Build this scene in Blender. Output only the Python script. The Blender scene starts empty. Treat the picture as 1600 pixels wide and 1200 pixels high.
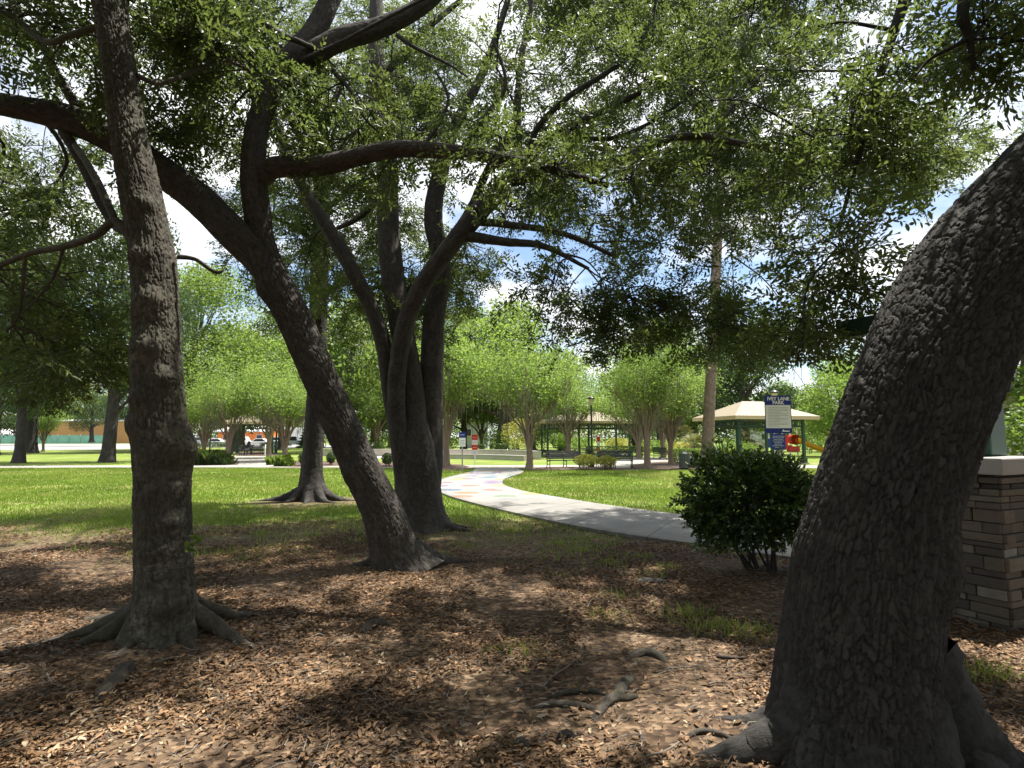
import bpy, math, random
import numpy as np
from mathutils import Vector, Matrix

# ------------------------------------------------------------------ camera, sky, sun
scene = bpy.context.scene
COL = scene.collection
FPX, CX, CY, HY, CAMZ = 880.0, 800.0, 600.0, 684.0, 1.6
PITCH = math.atan((HY - CY) / FPX)
cam_d = bpy.data.cameras.new('camera')
cam_d.sensor_width = 36.0
cam_d.lens = 36.0 * FPX / 1600.0
cam_d.clip_start = 0.05
cam_d.clip_end = 3000
cam = bpy.data.objects.new('camera', cam_d)
COL.objects.link(cam)
cam.location = (0, 0, CAMZ)
cam.rotation_euler = (math.radians(90) + PITCH, 0, 0)
scene.camera = cam

SUN = Vector((0.30, 0.20, 0.93)).normalized()      # towards the sun: high, in front and to the right
sun_d = bpy.data.lights.new('sun', 'SUN')
sun_d.energy = 4.8
sun_d.angle = math.radians(0.53)
sun_d.color = (1.0, 0.955, 0.87)
sun = bpy.data.objects.new('sun', sun_d)
COL.objects.link(sun)
sun.rotation_euler = SUN.to_track_quat('Z', 'Y').to_euler()
sun.location = (20, 10, 60)

scene.view_settings.view_transform = 'Standard'
scene.view_settings.look = 'None'
scene.view_settings.exposure = 1.28
scene.view_settings.gamma = 1.0
scene.cycles.max_bounces = 6
scene.cycles.diffuse_bounces = 3
scene.cycles.glossy_bounces = 2
scene.cycles.transmission_bounces = 4
scene.cycles.transparent_max_bounces = 4
scene.cycles.caustics_reflective = False
scene.cycles.caustics_refractive = False
scene.cycles.use_denoising = True
try:
    scene.cycles.denoiser = 'OPENIMAGEDENOISE'
except Exception:
    pass

world = bpy.data.worlds.new("World")
scene.world = world
world.use_nodes = True
nt = world.node_tree
nt.nodes.clear()
def wn(t, **kw):
    n = nt.nodes.new(t)
    for k, v in kw.items():
        setattr(n, k, v)
    return n
w_out = wn('ShaderNodeOutputWorld')
w_bg = wn('ShaderNodeBackground')
w_sky = wn('ShaderNodeTexSky', sky_type='NISHITA', sun_disc=False)
w_sky.sun_elevation = math.asin(SUN.z)
w_sky.sun_rotation = math.atan2(SUN.x, SUN.y)
w_sky.air_density = 1.0
w_sky.dust_density = 0.6
w_tc = wn('ShaderNodeTexCoord')
w_sep = wn('ShaderNodeSeparateXYZ')
nt.links.new(w_tc.outputs['Generated'], w_sep.inputs[0])
w_add = wn('ShaderNodeMath', operation='ADD'); w_add.inputs[1].default_value = 0.22
nt.links.new(w_sep.outputs['Z'], w_add.inputs[0])
w_max = wn('ShaderNodeMath', operation='MAXIMUM'); w_max.inputs[1].default_value = 0.05
nt.links.new(w_add.outputs[0], w_max.inputs[0])
w_dx = wn('ShaderNodeMath', operation='DIVIDE'); w_dy = wn('ShaderNodeMath', operation='DIVIDE')
nt.links.new(w_sep.outputs['X'], w_dx.inputs[0]); nt.links.new(w_max.outputs[0], w_dx.inputs[1])
nt.links.new(w_sep.outputs['Y'], w_dy.inputs[0]); nt.links.new(w_max.outputs[0], w_dy.inputs[1])
w_cmb = wn('ShaderNodeCombineXYZ')
nt.links.new(w_dx.outputs[0], w_cmb.inputs[0]); nt.links.new(w_dy.outputs[0], w_cmb.inputs[1])
w_cmb.inputs[2].default_value = 3.7
w_no = wn('ShaderNodeTexNoise'); w_no.inputs['Scale'].default_value = 1.35
w_no.inputs['Detail'].default_value = 7; w_no.inputs['Roughness'].default_value = 0.58
nt.links.new(w_cmb.outputs[0], w_no.inputs['Vector'])
w_rmp = wn('ShaderNodeValToRGB')
w_rmp.color_ramp.elements[0].position = 0.41; w_rmp.color_ramp.elements[0].color = (0, 0, 0, 1)
w_rmp.color_ramp.elements[1].position = 0.55; w_rmp.color_ramp.elements[1].color = (1, 1, 1, 1)
nt.links.new(w_no.outputs['Fac'], w_rmp.inputs[0])
w_no2 = wn('ShaderNodeTexNoise'); w_no2.inputs['Scale'].default_value = 2.6; w_no2.inputs['Detail'].default_value = 4
nt.links.new(w_cmb.outputs[0], w_no2.inputs['Vector'])
w_cc = wn('ShaderNodeValToRGB')
w_cc.color_ramp.elements[0].position = 0.35; w_cc.color_ramp.elements[0].color = (0.66, 0.71, 0.80, 1)
w_cc.color_ramp.elements[1].position = 0.60; w_cc.color_ramp.elements[1].color = (1, 1, 1, 1)
nt.links.new(w_no2.outputs['Fac'], w_cc.inputs[0])
w_sc = wn('ShaderNodeVectorMath', operation='SCALE'); w_sc.inputs['Scale'].default_value = 7.6
nt.links.new(w_cc.outputs[0], w_sc.inputs[0])
w_mix = wn('ShaderNodeMixRGB')
nt.links.new(w_rmp.outputs[0], w_mix.inputs[0])
nt.links.new(w_sky.outputs[0], w_mix.inputs[1])
nt.links.new(w_sc.outputs[0], w_mix.inputs[2])
nt.links.new(w_mix.outputs[0], w_bg.inputs[0])
w_bg.inputs[1].default_value = 0.085
nt.links.new(w_bg.outputs[0], w_out.inputs[0])

# ------------------------------------------------------------------ pixel <-> place
CP, SP = math.cos(PITCH), math.sin(PITCH)
def ray(px, py):
    x = (px - CX) / FPX; u = (CY - py) / FPX
    return np.array([x, CP - u * SP, SP + u * CP])
def at(px, py, Y):
    r = ray(px, py)
    return np.array([0, 0, CAMZ]) + r * (Y / r[1])
def gnd(px, py, z=0.0):
    r = ray(px, py)
    return np.array([0, 0, CAMZ]) + r * ((z - CAMZ) / r[2])
def depth(p):
    return p[1] * CP + (p[2] - CAMZ) * SP
def to_px(P):
    P = np.atleast_2d(P)
    d = P[:, 1] * CP + (P[:, 2] - CAMZ) * SP
    u = -P[:, 1] * SP + (P[:, 2] - CAMZ) * CP
    return CX + FPX * P[:, 0] / d, CY - FPX * u / d, d

# ------------------------------------------------------------------ numpy noise
def hsh(ix, iy, iz, seed):
    h = (ix.astype(np.int64) * 374761393 + iy.astype(np.int64) * 668265263 + iz.astype(np.int64) * 2147483647 + seed * 1274126177) & 0xFFFFFFFF
    h = ((h ^ (h >> 13)) * 1274126177) & 0xFFFFFFFF
    h = ((h ^ (h >> 16)) * 2246822519) & 0xFFFFFFFF
    h = h ^ (h >> 15)
    return (h & 0xFFFFFF) / float(0x1000000)
def vnoise(x, y, z, seed=0):
    x = np.asarray(x, float); y = np.asarray(y, float) + 0 * x; z = np.asarray(z, float) + 0 * x
    ix, iy, iz = np.floor(x), np.floor(y), np.floor(z)
    fx, fy, fz = x - ix, y - iy, z - iz
    fx = fx * fx * (3 - 2 * fx); fy = fy * fy * (3 - 2 * fy); fz = fz * fz * (3 - 2 * fz)
    r = 0
    for a in (0, 1):
        for b in (0, 1):
            for c in (0, 1):
                w = (fx if a else 1 - fx) * (fy if b else 1 - fy) * (fz if c else 1 - fz)
                r = r + w * hsh(ix + a, iy + b, iz + c, seed)
    return r
def fbm(x, y, z, seed=0, o=3):
    s, a, t = 0, 0.5, 0
    for k in range(o):
        s = s + a * vnoise(np.asarray(x) * 2 ** k, np.asarray(y) * 2 ** k, np.asarray(z) * 2 ** k, seed + k * 17)
        t += a; a *= 0.5
    return s / t
def cells(u, v, seed=0):
    iu, iv = np.floor(u), np.floor(v)
    f1 = np.full(u.shape, 9.0); f2 = np.full(u.shape, 9.0); cid = np.zeros(u.shape)
    z = np.zeros(u.shape)
    for a in (-1, 0, 1):
        for b in (-1, 0, 1):
            cu, cv = iu + a, iv + b
            ju = cu + 0.1 + 0.8 * hsh(cu, cv, z, seed); jv = cv + 0.1 + 0.8 * hsh(cu, cv, z + 1, seed)
            d = np.hypot(u - ju, v - jv)
            hid = hsh(cu, cv, z + 2, seed)
            m = d < f1
            f2 = np.where(m, f1, np.minimum(f2, d)); cid = np.where(m, hid, cid); f1 = np.where(m, d, f1)
    return f1, f2, cid
def sstep(a, b, x):
    t = np.clip((x - a) / (b - a), 0, 1)
    return t * t * (3 - 2 * t)

# ------------------------------------------------------------------ materials
def newmat(name):
    m = bpy.data.materials.new(name); m.use_nodes = True
    m.node_tree.nodes.clear()
    return m
class N:
    """tiny helper over a node tree"""
    def __init__(s, m): s.t = m.node_tree
    def n(s, typ, ins=None, **kw):
        nd = s.t.nodes.new(typ)
        for k, v in kw.items(): setattr(nd, k, v)
        for k, v in (ins or {}).items(): s.set(nd, k, v)
        return nd
    def set(s, nd, k, v):
        if isinstance(v, bpy.types.NodeSocket): s.t.links.new(v, nd.inputs[k])
        elif isinstance(v, bpy.types.Node): s.t.links.new(v.outputs[0], nd.inputs[k])
        else:
            if isinstance(v, tuple) and len(v) == 3 and nd.inputs[k].type == 'RGBA': v = v + (1,)
            nd.inputs[k].default_value = v
    def math(s, op, a, b=0.0, c=None, clamp=False):
        nd = s.n('ShaderNodeMath', operation=op, use_clamp=clamp); s.set(nd, 0, a); s.set(nd, 1, b)
        if c is not None: s.set(nd, 2, c)
        return nd.outputs[0]
    def noise(s, vec, scale, detail=3, rough=0.55):
        return s.n('ShaderNodeTexNoise', {'Vector': vec, 'Scale': scale, 'Detail': detail, 'Roughness': rough}).outputs['Fac']
    def ramp(s, fac, stops):
        nd = s.n('ShaderNodeValToRGB'); s.set(nd, 0, fac)
        e = nd.color_ramp.elements
        while len(e) < len(stops): e.new(0.5)
        for i, (p, c) in enumerate(stops):
            e[i].position = p
            e[i].color = (c, c, c, 1) if not isinstance(c, tuple) else c + (1,)
        return nd.outputs[0]
    def mix(s, f, a, b, blend='MIX'):
        nd = s.n('ShaderNodeMixRGB', blend_type=blend); s.set(nd, 0, f); s.set(nd, 1, a); s.set(nd, 2, b)
        return nd.outputs[0]
    def scalev(s, vec, sc):
        nd = s.n('ShaderNodeMapping'); s.set(nd, 0, vec); nd.inputs['Scale'].default_value = sc
        return nd.outputs[0]
    def pos(s): return s.n('ShaderNodeNewGeometry').outputs['Position']
    def obj(s): return s.n('ShaderNodeTexCoord').outputs['Object']
    def uv(s): return s.n('ShaderNodeTexCoord').outputs['UV']
    def attr(s, name): return s.n('ShaderNodeAttribute', attribute_name=name).outputs['Fac']
    def bump(s, h, strength=0.5, dist=0.01):
        return s.n('ShaderNodeBump', {'Height': h, 'Strength': strength, 'Distance': dist}).outputs[0]
    def principled(s, col, rough=0.7, normal=None, metal=0.0, spec=0.5, coat=0.0):
        p = s.n('ShaderNodeBsdfPrincipled'); s.set(p, 'Base Color', col); s.set(p, 'Roughness', rough); s.set(p, 'Metallic', metal)
        s.set(p, 'Specular IOR Level', spec)
        if coat: s.set(p, 'Coat Weight', coat)
        if normal is not None: s.set(p, 'Normal', normal)
        return p
    def out(s, sh):
        o = s.n('ShaderNodeOutputMaterial'); s.set(o, 0, sh)

def mat_plain(name, col, rough=0.6, metal=0.0, var=0.12, scale=6.0, bump=0.0):
    m = newmat(name); k = N(m)
    p = k.obj()
    f = k.noise(p, scale, 4)
    lo = tuple(c * (1 - var) for c in col); hi = tuple(min(1, c * (1 + var)) for c in col)
    c = k.ramp(f, [(0.3, lo), (0.7, hi)])
    nrm = k.bump(k.noise(p, scale * 8, 3), bump, 0.01) if bump else None
    k.out(k.principled(c, rough, nrm, metal))
    return m

def mat_bark(name, lo, hi, lichen=0.25, lich_col=(0.20, 0.21, 0.17), moss=0.0):
    m = newmat(name); k = N(m)
    uv = k.uv(); p = k.pos()
    st = k.scalev(uv, (1, 0.42, 1))
    a = k.noise(st, 55, 5, 0.65)
    big = k.noise(p, 2.2, 4, 0.6)
    c = k.ramp(a, [(0.32, lo), (0.70, hi)])
    c = k.mix(k.math('MULTIPLY', k.math('POWER', k.attr('tint'), 1.6), 0.75), c, k.mix(0.6, c, (hi[0] * 1.55, hi[1] * 1.52, hi[2] * 1.5)))
    li = k.math('MULTIPLY', k.ramp(big, [(0.50, 0.0), (0.72, 1.0)]), k.ramp(k.noise(uv, 26, 4, 0.7), [(0.45, 0.0), (0.62, 1.0)]))
    c = k.mix(k.math('MULTIPLY', li, lichen), c, lich_col)
    if moss:
        mo = k.ramp(k.noise(p, 3.1, 4, 0.6), [(0.5, 0.0), (0.7, 1.0)])
        c = k.mix(k.math('MULTIPLY', mo, moss), c, (0.055, 0.068, 0.03))
    h = k.math('ADD', k.math('MULTIPLY', k.noise(st, 38, 4, 0.65), 1.0), k.math('MULTIPLY', k.noise(uv, 150, 3), 0.35))
    k.out(k.principled(c, 0.9, k.bump(h, 0.75, 0.012), spec=0.25))
    return m

def mat_leaf(name, stops, trans, tmix=0.42, rough=0.42, spec=0.4):
    m = newmat(name); k = N(m)
    t = k.attr('tint')
    c = k.ramp(t, stops)
    pr = k.principled(c, rough, spec=spec)
    tr = k.n('ShaderNodeBsdfTranslucent'); k.set(tr, 0, k.mix(0.65, c, trans))
    mx = k.n('ShaderNodeMixShader'); k.set(mx, 0, tmix); k.set(mx, 1, pr); k.set(mx, 2, tr)
    k.out(mx)
    return m

M = {}
M['bark_oak'] = mat_bark('oak_bark', (0.025, 0.0225, 0.020), (0.078, 0.070, 0.063), 0.3)
M['bark_big'] = mat_bark('big_oak_bark', (0.0175, 0.0165, 0.0155), (0.056, 0.0525, 0.049), 0.22, (0.17, 0.155, 0.125))
M['bark_mossy'] = mat_bark('mossy_oak_bark', (0.026, 0.024, 0.019), (0.085, 0.077, 0.060), 0.85, (0.24, 0.235, 0.185), 0.4)
M['bark_dark'] = mat_bark('dark_oak_bark', (0.018, 0.016, 0.015), (0.058, 0.052, 0.048), 0.12)
M['bark_pine'] = mat_bark('pine_bark', (0.10, 0.068, 0.055), (0.26, 0.19, 0.165), 0.15, (0.3, 0.26, 0.24))
M['bark_crape'] = mat_bark('crape_bark', (0.13, 0.095, 0.068), (0.29, 0.225, 0.17), 0.3, (0.33, 0.30, 0.25))
M['bark_far'] = mat_bark('far_bark', (0.05, 0.042, 0.036), (0.13, 0.11, 0.095), 0.2)
M['root'] = mat_bark('root_bark', (0.028, 0.024, 0.020), (0.085, 0.074, 0.060), 0.2, (0.15, 0.14, 0.115), 0.25)
M['leaf_oak'] = mat_leaf('oak_leaf', [(0.0, (0.022, 0.040, 0.011)), (0.5, (0.042, 0.066, 0.018)), (0.85, (0.072, 0.100, 0.025)), (1.0, (0.17, 0.125, 0.04))], (0.19, 0.25, 0.055), 0.48)
M['leaf_far'] = mat_leaf('far_leaf', [(0.0, (0.050, 0.088, 0.022)), (0.5, (0.098, 0.155, 0.036)), (1.0, (0.175, 0.235, 0.055))], (0.34, 0.48, 0.08), 0.48, 0.5)
M['leaf_dark'] = mat_leaf('dark_leaf', [(0.0, (0.018, 0.036, 0.012)), (0.5, (0.034, 0.062, 0.020)), (1.0, (0.065, 0.10, 0.028))], (0.11, 0.19, 0.035), 0.38, 0.5)
M['leaf_crape'] = mat_leaf('crape_leaf', [(0.0, (0.066, 0.112, 0.028)), (0.5, (0.130, 0.205, 0.046)), (1.0, (0.235, 0.305, 0.070))], (0.36, 0.52, 0.085), 0.5, 0.5)
M['leaf_bush'] = mat_leaf('bush_leaf', [(0.0, (0.022, 0.046, 0.013)), (0.6, (0.048, 0.088, 0.022)), (1.0, (0.11, 0.165, 0.036))], (0.12, 0.2, 0.03), 0.28, 0.25, 0.7)
M['leaf_yellow'] = mat_leaf('yellow_leaf', [(0.0, (0.14, 0.17, 0.03)), (0.5, (0.28, 0.29, 0.055)), (1.0, (0.46, 0.38, 0.10))], (0.5, 0.5, 0.08), 0.42, 0.5)
M['leaf_bright'] = mat_leaf('bright_leaf', [(0.0, (0.06, 0.11, 0.02)), (0.5, (0.11, 0.19, 0.03)), (1.0, (0.18, 0.26, 0.05))], (0.28, 0.42, 0.05), 0.42, 0.5)
M['leaf_hedge'] = mat_leaf('hedge_leaf', [(0.0, (0.02, 0.04, 0.014)), (0.6, (0.04, 0.072, 0.022)), (1.0, (0.11, 0.15, 0.03))], (0.12, 0.2, 0.03), 0.3, 0.45)
M['leaf_palm'] = mat_leaf('palm_leaf', [(0.0, (0.06, 0.09, 0.02)), (0.6, (0.14, 0.16, 0.05)), (1.0, (0.33, 0.27, 0.11))], (0.3, 0.3, 0.08), 0.3, 0.45)
M['moss'] = mat_leaf('spanish_moss', [(0.0, (0.11, 0.105, 0.085)), (1.0, (0.24, 0.225, 0.18))], (0.25, 0.23, 0.18), 0.3, 0.9, 0.1)
M['litter'] = mat_leaf('dead_leaf', [(0.0, (0.045, 0.030, 0.021)), (0.25, (0.11, 0.069, 0.036)), (0.6, (0.215, 0.125, 0.064)), (0.88, (0.36, 0.222, 0.120)), (1.0, (0.48, 0.39, 0.26))], (0.30, 0.15, 0.07), 0.12, 0.6, 0.25)
M['grass'] = mat_leaf('grass_blade', [(0.0, (0.095, 0.150, 0.024)), (0.5, (0.19, 0.265, 0.042)), (0.85, (0.30, 0.335, 0.075)), (1.0, (0.44, 0.38, 0.18))], (0.30, 0.44, 0.06), 0.38, 0.6, 0.2)
M['twig'] = mat_plain('dry_twig', (0.22, 0.19, 0.155), 0.85, var=0.3, scale=20, bump=0.5)

def ground_material():
    m = newmat('ground_soil_and_lawn'); k = N(m)
    p = k.pos()
    sep = k.n('ShaderNodeSeparateXYZ'); k.set(sep, 0, p)
    warp = k.math('MULTIPLY', k.math('SUBTRACT', k.noise(p, 0.55, 5, 0.65), 0.5), 7.0)
    yy = k.math('ADD', sep.outputs['Y'], warp)
    lawn = k.ramp(k.math('DIVIDE', yy, 20.0), [(8.2 / 20, 0.0), (12.6 / 20, 1.0)])
    patch = k.ramp(k.noise(p, 3.2, 5, 0.7), [(0.42, 0.0), (0.60, 1.0)])
    lm = k.math('MULTIPLY', lawn, k.math('ADD', k.math('MULTIPLY', patch, k.math('SUBTRACT', 1.0, lawn)), lawn), clamp=True)
    # soil and crumbled leaves
    v = k.n('ShaderNodeTexVoronoi', {'Vector': k.scalev(p, (26, 36, 26)), 'Scale': 1.0}, feature='F1')
    soil = k.ramp(k.math('MULTIPLY', k.n('ShaderNodeSeparateColor', {0: v.outputs['Color']}).outputs[0], 1.0),
                  [(0.0, (0.050, 0.034, 0.024)), (0.5, (0.115, 0.078, 0.049)), (0.85, (0.21, 0.143, 0.088)), (1.0, (0.30, 0.215, 0.142))])
    soil = k.mix(k.ramp(k.noise(p, 1.4, 4), [(0.4, 0.0), (0.7, 0.65)]), soil, (0.065, 0.041, 0.028))
    g1 = k.ramp(k.noise(p, 0.42, 5, 0.6), [(0.30, (0.095, 0.150, 0.024)), (0.52, (0.150, 0.215, 0.036)), (0.75, (0.230, 0.260, 0.060))])
    g2 = k.ramp(k.noise(k.scalev(p, (22, 9, 22)), 1.0, 4, 0.7), [(0.3, 0.6), (0.7, 1.35)])
    grass = k.mix(1.0, g1, g2, 'MULTIPLY')
    dry = k.ramp(k.noise(p, 0.35, 5, 0.65), [(0.50, 0.0), (0.68, 0.8)])
    grass = k.mix(dry, grass, (0.30, 0.245, 0.125))
    dv = k.n('ShaderNodeVectorMath', operation='DISTANCE'); k.set(dv, 0, p); dv.inputs[1].default_value = (float(gnd(485, 786)[0]), float(gnd(485, 786)[1]), 0)
    bare = k.ramp(k.math('DIVIDE', k.math('ADD', dv.outputs['Value'], k.math('MULTIPLY', warp, 0.25)), 4.0), [(0.30, 1.0), (0.55, 0.0)])
    lm = k.math('MULTIPLY', lm, k.math('SUBTRACT', 1.0, k.math('MULTIPLY', bare, 0.85)))
    c = k.mix(lm, soil, grass)
    h = k.math('ADD', v.outputs['Distance'], k.noise(p, 40, 4, 0.7))
    k.out(k.principled(c, 0.95, k.bump(h, 0.6, 0.02), spec=0.15))
    return m
M['ground'] = ground_material()

def concrete(name, base, mural=False):
    m = newmat(name); k = N(m)
    p = k.pos()
    c = k.ramp(k.noise(p, 1.3, 6, 0.65), [(0.3, tuple(b * 0.80 for b in base)), (0.7, tuple(min(1, b * 1.10) for b in base))])
    c = k.mix(k.ramp(k.noise(p, 30, 3, 0.7), [(0.60, 0.0), (0.80, 0.30)]), c, tuple(b * 0.55 for b in base))
    if mural:
        sep = k.n('ShaderNodeSeparateXYZ'); k.set(sep, 0, p)
        y = k.math('DIVIDE', sep.outputs['Y'], 40.0)
        band = k.ramp(y, [(14.2 / 40, 0.0), (14.9 / 40, 1.0), (26.0 / 40, 1.0), (27.0 / 40, 0.0)])
        wp = k.mix(0.35, p, k.n('ShaderNodeTexNoise', {'Vector': p, 'Scale': 1.2}).outputs['Color'], 'ADD')
        vo = k.n('ShaderNodeTexVoronoi', {'Vector': wp, 'Scale': 1.15}, feature='F1', voronoi_dimensions='2D')
        sc = k.n('ShaderNodeSeparateColor', {0: vo.outputs['Color']})
        blob = k.math('MULTIPLY', k.ramp(vo.outputs['Distance'], [(0.36, 1.0), (0.42, 0.0)]), k.ramp(sc.outputs[1], [(0.36, 0.0), (0.38, 1.0)]))
        cc = k.ramp(sc.outputs[0], [(0.0, (0.02, 0.06, 0.14)), (0.22, (0.03, 0.15, 0.19)), (0.4, (0.15, 0.07, 0.19)), (0.56, (0.24, 0.06, 0.05)), (0.72, (0.27, 0.13, 0.04)), (0.86, (0.28, 0.22, 0.06)), (1.0, (0.09, 0.18, 0.08))])
        wear = k.ramp(k.noise(p, 9, 4, 0.7), [(0.32, 0.30), (0.62, 0.85)])
        c = k.mix(k.math('MULTIPLY', band, 0.6), c, (0.27, 0.27, 0.268))
        c = k.mix(k.math('MULTIPLY', k.math('MULTIPLY', band, blob), wear), c, cc)
    if mural:
        uu = k.n('ShaderNodeSeparateXYZ'); k.set(uu, 0, k.uv())
        fr = k.math('FRACT', k.math('DIVIDE', uu.outputs['X'], 1.6))
        c = k.mix(k.math('MULTIPLY', k.math('LESS_THAN', fr, 0.016), 0.65), c, (0.05, 0.046, 0.04))
        ed = k.math('MULTIPLY', k.ramp(uu.outputs['Y'], [(0.02, 1.0), (0.12, 0.0)]), k.ramp(k.noise(p, 7, 4, 0.7), [(0.35, 0.0), (0.65, 0.55)]))
        c = k.mix(ed, c, (0.09, 0.075, 0.055))
    k.out(k.principled(c, 0.85, k.bump(k.noise(p, 60, 4, 0.7), 0.25, 0.01), spec=0.25))
    return m
M['path'] = concrete('path_concrete', (0.245, 0.235, 0.215), True)
M['walk'] = concrete('walk_concrete', (0.30, 0.28, 0.255))
M['wall_conc'] = concrete('wall_concrete', (0.47, 0.43, 0.38))
M['cap_conc'] = concrete('cap_concrete', (0.38, 0.36, 0.335))
M['asphalt'] = concrete('worn_asphalt', (0.26, 0.255, 0.25))
M['mulch'] = mat_plain('mulch', (0.085, 0.052, 0.038), 0.95, var=0.5, scale=14, bump=0.8)
M['green_paint'] = mat_plain('green_paint', (0.022, 0.072, 0.052), 0.45)
M['green_dark'] = mat_plain('dark_green_paint', (0.022, 0.058, 0.042), 0.5)
M['black_metal'] = mat_plain('black_metal', (0.018, 0.018, 0.020), 0.4)
M['grey_metal'] = mat_plain('grey_metal', (0.085, 0.09, 0.098), 0.45)
M['galv'] = mat_plain('galvanised_post', (0.36, 0.37, 0.38), 0.4, 0.6)
M['white'] = mat_plain('white_paint', (0.76, 0.76, 0.75), 0.5, var=0.04)
M['blue'] = mat_plain('blue_paint', (0.008, 0.022, 0.20), 0.75, var=0.05)
M['blue2'] = mat_plain('mid_blue_paint', (0.014, 0.045, 0.27), 0.75, var=0.05)
M['red'] = mat_plain('red_paint', (0.62, 0.035, 0.028), 0.4, var=0.06)
M['orange'] = mat_plain('orange_plastic', (0.80, 0.36, 0.02), 0.4, var=0.05)
M['orange_wall'] = mat_plain('orange_wall', (0.72, 0.20, 0.035), 0.6, var=0.06)
M['ink'] = mat_plain('grey_ink', (0.22, 0.22, 0.27), 0.6)
M['glass_dark'] = mat_plain('dark_glass', (0.03, 0.035, 0.042), 0.12, var=0.05)
M['rubber'] = mat_plain('rubber', (0.02, 0.02, 0.02), 0.8)
M['lamp_glass'] = mat_plain('lamp_glass', (0.62, 0.52, 0.40), 0.3, var=0.05)
M['cream'] = mat_plain('cream_wall', (0.58, 0.53, 0.45), 0.8, var=0.06)
M['grey_wall'] = mat_plain('grey_wall', (0.40, 0.43, 0.46), 0.8, var=0.06)
M['tan_wall'] = mat_plain('tan_metal_wall', (0.52, 0.27, 0.115), 0.6, var=0.06)
M['fence_green'] = mat_plain('green_screen_mesh', (0.19, 0.40, 0.35), 0.7, var=0.15, scale=0.6)
M['soffit'] = mat_plain('fascia', (0.55, 0.44, 0.25), 0.6, var=0.05)
M['cloth'] = mat_plain('black_cloth', (0.02, 0.02, 0.023), 0.9)
M['skin'] = mat_plain('skin', (0.20, 0.11, 0.075), 0.6)
M['stone_flat'] = mat_plain('flat_stone', (0.12, 0.125, 0.12), 0.9, var=0.3, scale=12, bump=0.5)
def roof_material():
    m = newmat('ribbed_cream_roof'); k = N(m)
    uv = k.uv()
    wv = k.n('ShaderNodeTexWave', {'Vector': uv, 'Scale': 1.25, 'Distortion': 0.0}, wave_type='BANDS', bands_direction='X')
    st = k.ramp(k.noise(k.obj(), 1.6, 5, 0.7), [(0.58, 0.0), (0.74, 0.5)])
    c = k.mix(st, (0.25, 0.205, 0.130), (0.15, 0.125, 0.08))
    k.out(k.principled(c, 0.55, k.bump(k.ramp(wv.outputs['Fac'], [(0.82, 0.0), (0.95, 1.0)]), 0.8, 0.04)))
    return m
M['roof'] = roof_material()
def stone_material():
    m = newmat('ledge_stone'); k = N(m)
    t = k.attr('tint'); p = k.pos()
    c = k.ramp(t, [(0.0, (0.045, 0.042, 0.040)), (0.3, (0.10, 0.092, 0.083)), (0.5, (0.150, 0.128, 0.100)), (0.75, (0.215, 0.195, 0.155)), (1.0, (0.27, 0.26, 0.24))])
    c = k.mix(k.ramp(k.noise(k.scalev(p, (9, 9, 24)), 1.0, 5, 0.7), [(0.35, 0.0), (0.7, 0.6)]), c, (0.10, 0.085, 0.072))
    k.out(k.principled(c, 0.9, k.bump(k.noise(k.scalev(p, (25, 25, 60)), 1.0, 5, 0.7), 0.9, 0.02), spec=0.2))
    return m
M['stone'] = stone_material()

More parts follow.
